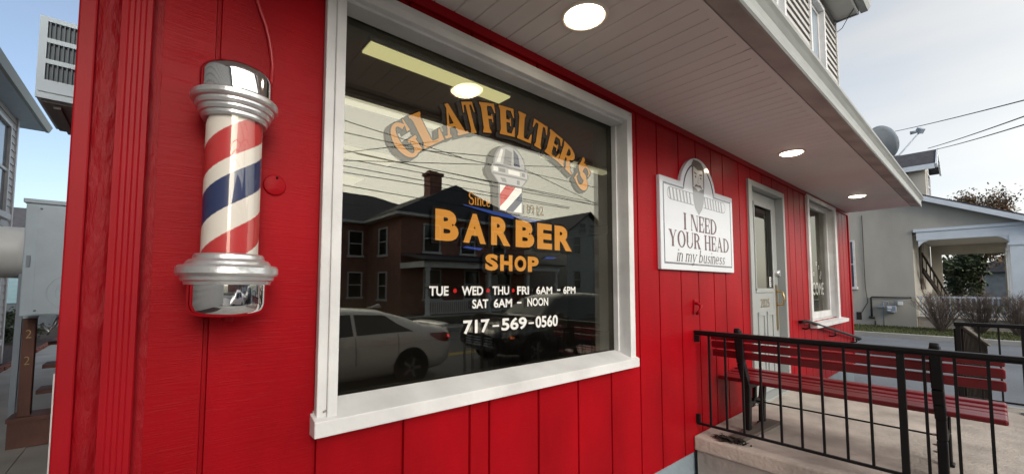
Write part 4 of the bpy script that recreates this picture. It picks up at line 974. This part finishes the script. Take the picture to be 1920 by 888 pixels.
def twig_shrub(base, h, w, label, n=26, group=None):
    t = thing('bare_shrub', base, label, 'shrub', group); b = Vector(base); mb = MB()
    for k in range(n):
        a = rng.uniform(0, 6.28); sp = rng.uniform(.15, 1)*w*.5
        e = b+Vector((math.cos(a)*sp, math.sin(a)*sp, h*rng.uniform(.7, 1.0)*(1-.25*(sp/(w*.5))**2))); s = b+Vector((math.cos(a)*.06, math.sin(a)*.06, 0)); m_ = s.lerp(e, .5)+Vector((rng.uniform(-.13, .13), rng.uniform(-.13, .13), rng.uniform(-.04, .16)))
        mb.tube([s, m_, e], [rng.uniform(.007, .013), .007, .0025], 5, False)
        for j in range(7):
            q = rng.uniform(.3, .95); o = s.lerp(m_, q*2) if q < .5 else m_.lerp(e, q*2-1); a2 = a+rng.uniform(-1.3, 1.3); l = rng.uniform(.15, .45)*h*.5
            e2 = o+Vector((math.cos(a2)*l*.5, math.sin(a2)*l*.5, l*.9)); mb.tube([o, o.lerp(e2, .5)+Vector((0, 0, .02)), e2], [.006, .004, .0018], 4, False)
            for _ in range(3):
                o2 = o.lerp(e2, rng.uniform(.3, .9)); a3 = rng.uniform(0, 6.28); l2 = rng.uniform(.08, .2); mb.tube([o2, o2+Vector((math.cos(a3)*l2*.6, math.sin(a3)*l2*.6, l2*.8))], [.003, .0012], 3, False)
    mb.build('stems', 'twig', t); return t
t = thing('round_bush', (-3.6, 18, -.15), 'dark leafy bush in the mulch bed before the blue house', 'bush')
mb = MB(); leaf_cloud(mb, (-3.6, 18, .35), (.9, .9, .5), 2500, .05); mb.build('foliage', 'leaf_dark', t, recalc=False)
mb = MB()
for k in range(6): mb.tube([(-3.6, 18, -.15), (-3.6+.4*math.cos(k), 18+.4*math.sin(k), .5)], [.03, .01], 6)
mb.build('stems', 'bark', t)

# ================================================================== STUCCO HOUSE ACROSS THE SIDE STREET
HX = 25.0
sh = thing('stucco_house', (29, 3, -.13), 'beige stucco house with a recessed porch across the side street', 'house')
def rz(y): return 5.50-(0.28-y)*.455 if y < 6 else 5.50+5.72*.455-(y-6)*.455
# end wall with the gable above the porch opening
mb = MB()
mb.prism([(.63, -.15), (12, -.15), (12, rz(12)-.12), (6, rz(6)-.12), (.63, rz(.63)-.12)], HX, HX+.25, 'x')
mb.prism([(.63, 3.95), (.63, rz(.63)-.12), (-2.75, rz(-2.75)-.12), (-2.75, 3.95)], HX, HX+.25, 'x')
mb.box(HX+.25, .63, -.15, 33.0, .85, 4.6); mb.box(32.9, .85, -.15, 33.1, 12, 4.6); mb.box(HX+.25, 11.8, -.15, 33, 12, 4.6)
mb.build('wall', 'stucco', sh)
# roof: sheet with thickness, eave board along the rake
mb = MB(); mb.quad((HX-.35, -3.2, rz(-3.2)), (HX-.35, 6, rz(6)), (33.4, 6, rz(6)), (33.4, -3.2, rz(-3.2))); mb.quad((HX-.35, 6, rz(6)), (HX-.35, 12.6, rz(12.6)), (33.4, 12.6, rz(12.6)), (33.4, 6, rz(6)))
mb.build('roof', 'shingle', sh, solid=.06)
mb = MB()
for (ya, yb) in ((-3.2, 6), (6, 12.6)): mb.bar((HX-.30, ya, rz(ya)-.13), (HX-.30, yb, rz(yb)-.13), .10, .20)
mb.build('rake_board', 'stucco_trim', sh)
# porch beam, arch corners, column
mb = MB(); mb.box(HX-.06, .50, 3.58, HX+.22, -2.95, 3.93); mb.box(HX-.10, .58, 3.94, HX+.22, -3.0, 4.06)
mb.prism([(.45, 3.57), (.45, 3.32), (.40, 3.40), (.30, 3.50), (.12, 3.57)], HX-.05, HX+.20, 'x'); mb.prism([(-2.0, 3.57), (-2.0, 3.32), (-1.96, 3.40), (-1.86, 3.50), (-1.7, 3.57)], HX-.05, HX+.20, 'x')
mb.build('porch_beam', 'stucco_trim', sh)
for x in (HX+.08, 29.0, 32.8):
    mb = MB(); mb.box(x-.16, -2.55, .30, x+.16, -2.0, 3.575); mb.box(x-.20, -2.60, 3.2, x+.20, -1.96, 3.30); mb.build('column', 'stucco_trim', sh)
box(HX+.25, .625, 3.85, 33, -2.9, 3.92).build('porch_ceiling', 'porch_ceiling', sh)
mb = MB(); mb.box(HX+.24, .62, -.14, 33, -2.7, .32); mb.build('porch_floor', 'concrete', sh)
mb = MB(); mb.box(32.85, .6, .32, 33.0, .2, 3.84); mb.box(32.85, -1.95, .32, 33.0, -2.6, 3.84); mb.box(32.85, .2, 3.35, 33.0, -1.95, 3.84); mb.build('end_screen', 'stucco', sh)
# porch railing of white pickets
for (xa, ya, xb, yb) in ((HX+.10, .55, HX+.10, -1.98), (HX+.3, -2.3, 28.8, -2.3)):
    mb = MB(); mb.bar((xa, ya, 1.18), (xb, yb, 1.18), .07); mb.bar((xa, ya, .45), (xb, yb, .45), .06); n = 18
    for k in range(n):
        x, y = xa+(xb-xa)*(k+.5)/n, ya+(yb-ya)*(k+.5)/n; mb.bar((x, y, .48), (x, y, 1.15), .05)
    mb.build('picket_rail', 'stucco_trim', sh)
# outside stair climbing inside the porch
mb = MB(); mb.bar((26.2, .45, 3.1), (30.5, -.15, .9), .05, .09); mb.bar((26.2, .45, 2.35), (30.5, -.15, .4), .06, .22)
for k in range(9): q = k/8; mb.bar((26.2+4.3*q, .45-.6*q, 2.3-1.95*q), (26.2+4.3*q, .45-.6*q, 3.1-2.2*q), .035)
mb.build('porch_stair', 'dark_wood', sh)
mb = MB(); mb.box(27.2, .60, 1.5, 28.2, .52, 3.7); mb.build('porch_shutter', 'old_wood', sh)
# dormer
mb = MB(); DXa, DXb = 26.2, 28.0
mb.box(DXa, .2, rz(.2)-.3, DXb, 3.0, 7.05); mb.build('dormer_wall', 'stucco', sh)
mb = MB(); xm = (DXa+DXb)/2
mb.quad((DXa-.25, -.15, 6.95), (xm, -.15, 7.85), (xm, 5, 7.85), (DXa-.25, 5, 6.95)); mb.quad((DXb+.25, -.15, 6.95), (xm, -.15, 7.85), (xm, 5, 7.85), (DXb+.25, 5, 6.95)); mb.build('dormer_roof', 'shingle', sh, solid=.06)
mb = MB(); mb.bar((DXa-.27, -.12, 6.90), (DXa-.27, 4.9, 6.90), .06, .22); mb.bar((DXa-.25, -.17, 6.90), (xm, -.17, 7.80), .06, .2); mb.bar((DXb+.25, -.17, 6.90), (xm, -.17, 7.80), .06, .2)
mb.prism([(DXa, 7.0), (DXb, 7.0), (xm, 7.78)], .19, .30); mb.build('dormer_trim', 'stucco_trim', sh)
window(sh, (xm, .2, 6.2), 1.1, 1.0, '-y', frame='white_trim', pane='window_pane')
window(sh, (HX, 2.98, 2.66), .72, 2.1, '-x', frame='white_trim', pane='window_pane')
mb = MB(); mb.tube([(HX-.03, 2.24, 4.9), (HX-.03, 2.24, 1.6), (HX-.04, 2.18, .9), (HX-.04, 2.4, .45)], .012, 6); mb.build('service_cable', 'cable_black', sh)
box(HX-.015, 2.60, .10, HX-.001, 2.42, .45).build('vent_grille', 'dark_gap', sh)
gm = thing('gas_meter', (24.9, 1.4, -.1), 'blue grey gas meter with pipework on the stucco wall', 'gas meter')
mb = MB(); mb.box(24.72, 1.22, .50, 24.90, 1.55, .78); mb.lathe((24.81, 1.385, 0), [(.0, .42), (.12, .44), (.165, .50), (.165, .56)], 20); mb.build('meter_body', 'meter_grey', gm, bevel=.04)
mb = MB(); mb.box(24.70, 1.36, .66, 24.718, 1.50, .76); mb.box(24.70, 1.40, .55, 24.718, 1.50, .61); mb.build('meter_dial', 'sticker', gm)
mb = MB(); mb.tube([(24.88, 1.50, .80), (24.88, 1.50, .95), (24.88, 1.62, .98), (24.88, 1.66, .90), (24.88, 1.66, -.13)], .022, 8); mb.tube([(24.88, 1.28, .80), (24.88, 1.28, 1.0), (24.88, .9, 1.02)], .022, 8); mb.box(24.80, 1.62, .70, 24.95, 1.86, .76); mb.build('meter_pipe', 'meter_grey', gm)
mb = MB(); mb.tube([(24.92, .75, 1.15), (24.92, 2.03, 1.15), (24.92, 2.06, 1.12), (24.92, 2.06, .22)], .035, 8); mb.tube([(24.93, 2.16, .24), (24.93, 1.96, .22)], .05, 8); mb.tube([(24.92, 1.95, .1), (24.92, 1.95, -.13)], .03, 8); mb.build('supply_pipe', 'pipe_dark', gm)
mb = MB(); mb.box(24.86, 1.02, .82, 24.94, 1.18, .98); mb.build('regulator', 'sticker', gm)
for (y, x, h, w, l) in ((-.15, 23.6, 1.75, 1.7, 'bare twiggy shrub nearest the gas meter'), (-1.15, 23.7, 1.65, 1.3, 'bare twiggy shrub in the middle of the three before the porch rail'), (-2.05, 23.5, 1.70, 1.4, 'bare twiggy shrub at the right edge before the porch rail')):
    twig_shrub((x, y, -.13), h*rng.uniform(.92, 1.04), w*1.12, l, n=74, group='bare shrubs before the porch')
tree('leafy_tree', (41, -1.0, -.13), 7.9, (2.6, 1.75, 2.4), 'leaf_autumn', 'brownish green tree rising behind the stucco house roof', 14000, .085, .25, clumps=34)
tree('evergreen_tree', (37.5, -.25, -.13), 4.6, (1.4, 1.1, 2.0), 'leaf_dark', 'dark tree seen through the far end of the porch', 5000, .11, .2)
t = thing('yellow_bush', (36, -2.35, -.13), 'small yellow autumn bush beyond the porch rail', 'bush')
mb = MB(); leaf_cloud(mb, (36, -2.35, .7), (.5, .4, .35), 900, .06); mb.build('foliage', 'leaf_yellow', t, recalc=False)
MB().tube([(36, -2.35, -.13), (36, -2.35, .6)], [.04, .02], 6).build('stem', 'bark', t)
dh = thing('distant_house', (62, -3, -.13), 'small dark grey far house seen through the porch', 'house')
box(60, -8, -.13, 66, 0, 3.0).build('wall', 'slate_base', dh); MB().prism([(-8.4, 3.0), (.4, 3.0), (-4, 5.2)], 59.6, 66.4, 'x').build('roof', 'shingle', dh)
window(dh, (60, -3.2, 1.7), 1.2, 1.2, '-x'); window(dh, (60, -5.6, 1.7), 1.2, 1.2, '-x')

# satellite dish at the end of the canopy
ds = thing('satellite_dish', (8.5, -.5, 3.25), 'grey satellite dish on the far end of the canopy roof', 'satellite dish')
dc = Vector((8.5, -.47, 3.80)); ax = Vector((.72, -.55, .38)).normalized(); sx = ax.orthogonal().normalized()
sx = Vector((0, 1, 0)); sx = (sx-ax*sx.dot(ax)).normalized(); sy = ax.cross(sx)
mb = MB(); rows = []
for k in range(7):
    q = k/6; rows.append([dc+sx*(.24*q*math.cos(j*2*math.pi/32))+sy*(.27*q*math.sin(j*2*math.pi/32))+ax*(.07*q*q) for j in range(33)])
mb.grid(rows); mb.build('reflector', 'dish_grey', ds, solid=.012)
lnb = Vector((8.78, -.90, 3.935))
mb = MB(); mb.tube([dc+Vector((.02, -.08, -.22)), Vector((8.6, -.68, 3.60)), lnb], .011, 8); mb.build('feed_arm', 'dish_grey', ds)
mb = MB(); mb.bar(lnb+Vector((-.02, -.03, 0)), lnb+Vector((.02, .02, .05)), .06, .07); mb.tube([lnb+Vector((0, .0, .02)), lnb+Vector((-.02, .10, .01))], [.016, .026], 10); mb.build('receiver', 'meter_grey', ds)
mb = MB(); mb.tube([dc-ax*.03, Vector((8.40, -.34, 3.70)), Vector((8.40, -.34, 3.20))], .022, 8); mb.build('mast', 'dish_grey', ds)

# ================================================================== ACROSS THE MAIN ROAD
bk = thing('brick_house', (12, -20, -.14), 'dark red brick house with a white columned porch across the road', 'house')
WX0, WX1, WY, MY, EZ = 9.47, 18.0, -17.5, -21.8, 5.2
mb = MB(); mb.box(WX0, MY, -.14, WX1, WY, EZ); mb.box(-3.0, -30, -.14, WX1, MY, EZ); mb.build('wall', 'brick', bk)
mb = MB()   # roofs: eave slab and two hipped roofs
for (a, b, c, d) in ((WX0-.45, MY-.2, WX1+.45, WY+.45), (-3.4, -30.4, WX1+.4, MY+.45)): mb.box(a, b, EZ+.001 if d > -20 else EZ+.004, c, d, EZ+.16 if d > -20 else EZ+.164)
mb.build('eave', 'brick_trim', bk)
def hip(mb, x0, y0, x1, y1, z0, ra, rb, z1):
    mb.quad((x0, y1, z0), (x1, y1, z0), (rb[0], rb[1], z1), (ra[0], ra[1], z1)); mb.quad((x1, y0, z0), (x0, y0, z0), (ra[0], ra[1], z1), (rb[0], rb[1], z1))
    mb.quad((x0, y0, z0), (x0, y1, z0), (ra[0], ra[1], z1)); mb.quad((x1, y1, z0), (x1, y0, z0), (rb[0], rb[1], z1))
mb = MB(); hip(mb, -3.45, -30.5, WX1+.5, MY+.5, EZ+.165, (3.5, -26), (11.5, -26), 7.9); mb.build('main_roof', 'shingle', bk)
mb = MB(); z0 = EZ+.161; pk = (13.8, 7.75)
mb.quad((WX0-.5, WY+.5, z0), (pk[0], WY-1.5, pk[1]), (pk[0], -26, pk[1]), (WX0-.5, -26, z0)); mb.quad((WX1+.5, WY+.5, z0), (pk[0], WY-1.5, pk[1]), (pk[0], -26, pk[1]), (WX1+.5, -26, z0)); mb.quad((WX0-.5, WY+.5, z0), (WX1+.5, WY+.5, z0), (pk[0], WY-1.5, pk[1])); mb.build('wing_roof', 'shingle', bk)
mb = MB(); mb.box(12.1, -19.9, 6.4, 12.9, -19.2, 8.15); mb.box(12.0, -20.0, 8.15, 13.0, -19.1, 8.32); mb.box(12.2, -19.8, 8.32, 12.45, -19.5, 8.5); mb.box(12.55, -19.8, 8.32, 12.8, -19.5, 8.5); mb.build('chimney', 'brick', bk)
for (x, z) in ((8.75, 4.05), (8.75, 1.68), (5.5, 4.05), (5.5, 1.68), (2.0, 4.05)): window(bk, (x, MY, z), .72, 1.35, '+y')
for z in (4.02, 1.62): window(bk, (WX0, -19.6, z), .95, 1.4, '-x')
for x in (11.25, 13.6, 15.9): window(bk, (x, WY, 4.15), .9, 1.4, '+y')
for x in (11.3, 13.9, 16.3): window(bk, (x, WY, 1.7), .95, 1.5, '+y')
box(14.9, WY, .2, 15.8, WY+.05, 2.3).build('door', 'white_trim', bk)
mb = MB(); mb.box(9.5, WY, -.14, 18.7, -15.1, .16); mb.build('porch_floor', 'stone_wall', bk)
mb = MB(); mb.quad((9.3, -14.85, 2.83), (18.9, -14.85, 2.83), (18.5, WY, 3.25), (9.5, WY, 3.25)); mb.build('porch_roof', 'shingle', bk, solid=.08)
mb = MB(); mb.box(9.45, -15.35, 2.50, 18.75, -15.1, 2.78); mb.box(9.45, WY, 2.5, 9.65, -15.35, 2.78); mb.box(18.55, WY, 2.5, 18.75, -15.35, 2.78); mb.build('porch_beam', 'brick_trim', bk)
for x in (9.75, 13.4, 16.2, 18.55):
    mb = MB(); mb.lathe((x, -15.25, 0), [(.16, .16), (.16, .26), (.12, .30), (.11, 1.4), (.10, 2.3), (.13, 2.36), (.15, 2.42), (.15, 2.49)], 16); mb.build('porch_column', 'brick_trim', bk)
for (xa, xb) in ((9.9, 13.25), (13.55, 15.0), (16.9, 18.4)):
    mb = MB(); mb.box(xa, -15.3, .86, xb, -15.2, .93); mb.box(xa, -15.28, .30, xb, -15.22, .36); x = xa+.06
    while x < xb: mb.box(x, -15.27, .36, x+.05, -15.23, .86); x += .12
    mb.build('porch_balustrade', 'brick_trim', bk)
rw = thing('stone_retaining_wall', (10, -14.5, -.13), 'low rough stone wall along the far sidewalk before the brick house', 'wall')
mb = MB(); mb.box(-6, -14.75, -.14, 14.8, -14.42, .22); mb.build('stonework', 'stone_wall', rw); box(-6.03, -14.78, .222, 14.83, -14.39, .28).build('coping', 'walk_concrete', rw)
wh = thing('white_house', (31, -25, -.14), 'pale gabled house beyond the brick house across the road', 'house')
mb = MB(); mb.box(27.4, -32, -.14, 33.2, -22, 6.4); mb.prism([(27.4, 6.4), (33.2, 6.4), (30.3, 8.2)], -32, -22); mb.build('wall', 'white_stucco', wh)
mb = MB(); mb.quad((27.0, -21.6, 6.25), (30.3, -21.6, 8.36), (30.3, -32.4, 8.36), (27.0, -32.4, 6.25)); mb.quad((33.6, -21.6, 6.25), (30.3, -21.6, 8.36), (30.3, -32.4, 8.36), (33.6, -32.4, 6.25)); mb.build('roof', 'shingle', wh, solid=.12)
for x, z in ((28.7, 5.3), (31.6, 5.3), (28.7, 2.2), (31.6, 2.2), (29.5, 6.9), (31.0, 6.9)): window(wh, (x, -22, z), .8, 1.5 if z < 6 else .8, '+y', frame='white_stucco')
gh = thing('gable_house', (24, -30, -.14), 'dark roofed house showing between the brick house and the pale house', 'house')
box(21.5, -36, -.14, 26.0, -26, 5.0).build('wall', 'brick', gh); MB().prism([(21.1, 5.0), (26.4, 5.0), (23.7, 7.2)], -36.3, -25.6).build('roof', 'shingle', gh)
for x in (22.6, 24.8): window(gh, (x, -26, 3.8), .8, 1.4, '+y')

# overhead wires, strung between poles outside the picture
def wire(name, a, b, label, r=.014, sag=.25, group='overhead wires'):
    a, b = Vector(a), Vector(b); pts = []
    for k in range(25):
        q = k/24; p = a.lerp(b, q); p.z -= sag*4*q*(1-q); pts.append(p)
    t = MB().tube(pts, r, 6, False).build(name, 'cable_black'); tag(t, label, 'wire', group)
Y = -13.5
for (xa, za, xb, zb5) in ((5.02, 7.74, 8.39, 7.54), (9.0, 7.4, 12.3, 7.85), (5.05, 6.49, 7.15, 7.2), (5.05, 6.62, 12.2, 6.57), (5.06, 6.22, 16.1, 8.09), (5.06, 6.03, 8.8, 6.04), (5.07, 5.79, 8.8, 5.85),
                          (14.6, 6.62, 20.9, 6.65), (14.6, 6.43, 20.9, 6.51), (14.94, 7.51, 20.75, 6.49), (12.31, 7.43, 20.8, 7.6), (5.08, 5.31, 7.37, 5.27)):
    sl_ = (zb5-za)/(xb-xa); sl_ = max(-.18, min(.34, sl_)); x0_, x1_ = xa-9, xb+9
    if abs(sl_) > .05: x0_, x1_ = xa-2, xb+2
    wire('overhead_wire', (x0_, Y, za-(xa-x0_)*sl_), (x1_, Y, zb5+(x1_-xb)*sl_), 'thin dark wire strung along the far side of the main road', .016, .0)
for (a, b, l) in (((26.5, 1.26, 8.93), (10.0, -3.17, 4.53), 'highest of the three wires rising to the right above the stucco house'), ((26.5, .08, 7.84), (10.0, -2.82, 4.43), 'middle of the three wires rising to the right above the stucco house'), ((26.5, -.17, 7.73), (10.0, -2.73, 4.23), 'lowest of the three wires rising to the right above the stucco house')):
    wire('service_wire', a, b, l, .014, .05, 'service wires to the stucco house')

# ================================================================== CARS
def car(name, label, xr, yc, spec, paint):
    """lofted car heading -x; u runs from the rear bumper forward"""
    t = thing(name, (xr-spec['L']/2, yc, -.27), label, 'car'); G0 = -.27
    st = spec['stations']
    def sec(i):
        u, w, zb, zbelt, wr, zr = st[i]
        return [(0, zb), (.80*w, zb), (.95*w, zb+.10), (w, zb+.28), (w, (zb+zbelt)*.5+.10), (.975*w, zbelt-.08), (.945*w, zbelt), (wr+(.945*w-wr)*.08, zbelt+(zr-zbelt)*.86), (wr*.86, zr-.01), (wr*.5, zr+.012), (0, zr+.016)]
    def lerp_sec(u):
        for i in range(len(st)-1):
            if st[i][0] <= u <= st[i+1][0]:
                q = (u-st[i][0])/(st[i+1][0]-st[i][0]); A, B = sec(i), sec(i+1); return [(a[0]+(b[0]-a[0])*q, a[1]+(b[1]-a[1])*q) for a, b in zip(A, B)]
    rows = []
    us = [s[0] for s in st]; fine = []
    for a, b in zip(us[:-1], us[1:]): fine += [a, (a+b)/2] if b-a > .3 else [a]
    fine.append(us[-1])
    for u in fine:
        S = lerp_sec(u); full = [(-y, z) for y, z in S[::-1]][:-1]+S
        rows.append([(xr-u, yc+y, G0+z) for y, z in full])
    mb = MB(); mb.grid(rows)
    for r in (rows[0], rows[-1]): mb.quad(*r)
    mb.build('body', paint, t, weld=True)
    def side(u, v, sg, off=.008):
        S = lerp_sec(u); a, b = S[6], S[7]; return (xr-u, yc+sg*(a[0]+(b[0]-a[0])*v+off), G0+a[1]+(b[1]-a[1])*v)
    for sg in (1, -1):
        for (ua, ub, sa, sb) in spec['side']:
            mb = MB(); R_ = []
            for k in range(13):
                q = k/12; R_.append([side(ua+sa*v+(ub-sb*v-ua-sa*v)*q, .08+.86*v, sg) for v in (0, .33, .66, 1)])
            mb.grid(R_); mb.build('side_window', 'car_glass', t, recalc=False)
        mb = MB(); a = lerp_sec(spec['handle']); mb.box(xr-spec['handle']-.09, yc+sg*(a[5][0]+.004), G0+spec['hz'], xr-spec['handle']+.09, yc+sg*(a[5][0]+.035), G0+spec['hz']+.03); mb.build('door_handle', paint, t, bevel=.01)
        for ud in spec['gaps']:
            S = lerp_sec(ud); mb = MB(); mb.grid([[(xr-ud+d, yc+sg*(S[k][0]+.004), G0+S[k][1]) for k in (3, 4, 5, 6)] for d in (-.006, .006)]); mb.build('door_gap', 'dark_gap', t, recalc=False)
    def top(u, v, off=.008):
        S = lerp_sec(u); return (xr-u, yc+v*S[8][0]*.93, G0+S[8][1]+(S[10][1]-S[8][1])*(1-abs(v)**2)+off)
    for nm, (ua, ub) in (('rear_window', spec['rear']), ('windscreen', spec['front'])):
        mb = MB(); mb.grid([[top(ua+(ub-ua)*k/8, -1+j/4) for j in range(9)] for k in range(9)]); mb.build(nm, 'car_glass', t, recalc=False)
    for uw in spec['wheels']:
        for sg in (1, -1):
            w = lerp_sec(uw)[4][0]; rw_ = spec['rw']; zc = G0+rw_
            wo_ = MB().lathe((xr-uw, yc+sg*(w-.10), zc), [(rw_*.62, sg*.105), (rw_*.92, sg*.115), (rw_, sg*.085), (rw_, -sg*.11)], 32, 'y').build('wheel', 'tyre', t)
            m = MB(); m.lathe((xr-uw, yc+sg*(w-.10), zc), [(0, sg*.100), (rw_*.15, sg*.105), (rw_*.18, sg*.07), (rw_*.55, sg*.075), (rw_*.62, sg*.108)], 32, 'y')
            for k in range(5):
                a = k*2*math.pi/5; m.bar((xr-uw+rw_*.1*math.cos(a), yc+sg*w, zc+rw_*.1*math.sin(a)), (xr-uw+rw_*.58*math.cos(a), yc+sg*w, zc+rw_*.58*math.sin(a)), .05, .03, up=(0, 1, 0))
            m.build('rim', 'rim', wo_)
            MB().lathe((xr-uw, yc+sg*(w-.02), zc+.02), [(0, sg*.0), (rw_*1.13, sg*.0), (rw_*1.15, sg*.024), (rw_*1.05, sg*.026), (0, sg*.0265)], 36, 'y').build('wheel_arch', 'dark_gap', t)
    return t, lerp_sec
sed = dict(L=4.6, stations=[(0, .62, .34, .86, .40, 1.00), (.06, .78, .30, .93, .62, 1.045), (.22, .86, .25, .965, .68, 1.06), (.62, .895, .21, .985, .68, 1.12), (1.0, .90, .20, .985, .63, 1.27), (1.5, .90, .19, .975, .60, 1.405), (2.1, .90, .19, .955, .60, 1.45), (2.7, .90, .19, .94, .60, 1.43), (3.1, .90, .19, .93, .62, 1.28), (3.55, .90, .19, .925, .70, 1.01), (4.0, .89, .20, .86, .68, .90), (4.35, .84, .22, .76, .60, .80), (4.6, .58, .30, .58, .40, .66)],
           side=[(.92, 2.03, .50, .0), (2.09, 3.40, .0, .55)], rear=(.70, 1.42), front=(2.80, 3.50), wheels=(.98, 3.68), rw=.32, handle=1.55, hz=.86, gaps=(1.25, 2.06, 3.2))
tcar, ls = car('silver_sedan', 'silver sedan with a lit red tail light in the near lane of the main road', 4.80, -6.42, sed, 'silver_paint')
def hull(parent, name, m, pts, sg, off=.006, yc=0):
    mb = MB(); mb.quad(*[(x, y+sg*off, z) for x, y, z in pts]); return mb.build(name, m, parent, solid=.012)
XR, YC = 4.80, -6.42
for sg in (1, -1):
    def sp(u, z):   # point on the body side at height z
        S = ls(u)
        for a, b in zip(S[2:6], S[3:7]):
            if a[1] <= z <= b[1]: q = (z-a[1])/(b[1]-a[1]); return (XR-u, YC+sg*(a[0]+(b[0]-a[0])*q), -.27+z)
        return (XR-u, YC+sg*S[6][0], -.27+z)
    mb = MB(); rows = [[sp(u, za+(zb6-za)*j/3) for j in range(4)] for u, za, zb6 in ((.03, .80, .88), (.10, .76, .92), (.22, .75, .94), (.38, .79, .94), (.58, .90, .95))]
    mb.grid([[(x+(.01 if sg else 0), y+sg*.010, z) for x, y, z in r] for r in rows]); tl = mb.build('tail_light', 'tail_red', tcar, recalc=False)
    mb = MB(); rows = [[sp(u, .83+.05*j) for j in range(2)] for u in (.03, .07, .12)]
    mb.grid([[(x, y+sg*.016, z) for x, y, z in r] for r in rows]); mb.build('lit_lamp', 'tail_lit', tl, recalc=False)
    mb = MB(); mb.bar((XR-3.05, YC+sg*.92, .72), (XR-3.2, YC+sg*1.04, .75), .16, .13); mb.build('wing_mirror', 'silver_paint', tcar, bevel=.03)
mb = MB(); mb.grid([[(XR-.02-.16*k/3, YC-.70+1.4*j/10, -.27+1.075+.035*(1-k/3)-.03*abs(j/5-1)**3) for j in range(11)] for k in range(4)]); mb.build('boot_spoiler', 'silver_paint', tcar, solid=.02)
mb = MB(); mb.prism([(XR-1.22, 1.165), (XR-1.55, 1.165), (XR-1.45, 1.185), (XR-1.27, 1.245)], YC-.02, YC+.02); mb.build('roof_antenna', 'silver_paint', tcar)
suv = dict(L=4.7, stations=[(0, .70, .45, 1.02, .60, 1.10), (.06, .86, .36, 1.06, .66, 1.25), (.3, .92, .30, 1.08, .66, 1.55), (.8, .94, .27, 1.07, .67, 1.66), (1.6, .94, .26, 1.05, .67, 1.70), (2.4, .94, .26, 1.04, .67, 1.67), (2.75, .94, .26, 1.04, .68, 1.58), (3.45, .94, .26, 1.04, .76, 1.12), (4.0, .93, .28, 1.0, .74, 1.05), (4.45, .88, .32, .93, .68, .98), (4.6, .82, .36, .82, .60, .88), (4.7, .66, .44, .66, .40, .76)],
           side=[(.5, 1.4, .15, 0), (1.48, 2.30, 0, 0), (2.38, 3.38, 0, .55)], rear=(.06, .27), front=(2.82, 3.38), wheels=(.95, 3.72), rw=.37, handle=1.75, hz=.90, gaps=(1.44, 2.34, 3.3))
tsuv, ls2 = car('dark_car', 'dark sport utility car with an amber light behind the silver sedan on the main road', 10.6, -6.15, suv, 'dark_paint')
XR, YC = 10.6, -6.15
for sg in (1, -1):
    mb = MB(); mb.grid([[(XR-u, YC+sg*(w+.01), -.27+z) for z in (z0_, z1_)] for u, w, z0_, z1_ in ((4.30, .905, .80, .90), (4.5, .865, .74, .89), (4.64, .76, .70, .84))]); hl = mb.build('headlight', 'headlamp', tsuv, recalc=False)
    mb = MB(); mb.grid([[(XR-u, YC+sg*(w+.02), -.27+z) for z in (.70, .75)] for u, w in ((4.38, .89), (4.5, .87))]); mb.build('indicator', 'amber', hl, recalc=False)
    mb = MB(); mb.bar((XR-2.95, YC+sg*.96, .86), (XR-3.05, YC+sg*1.12, .90), .20, .17); mb.build('wing_mirror', 'dark_paint', tsuv, bevel=.04)
mb = MB()
for k in range(4): mb.box(XR-4.715, YC-.5, .22+k*.06, XR-4.66, YC+.5, .25+k*.06)
mb.build('grille', 'meter_grey', tsuv)
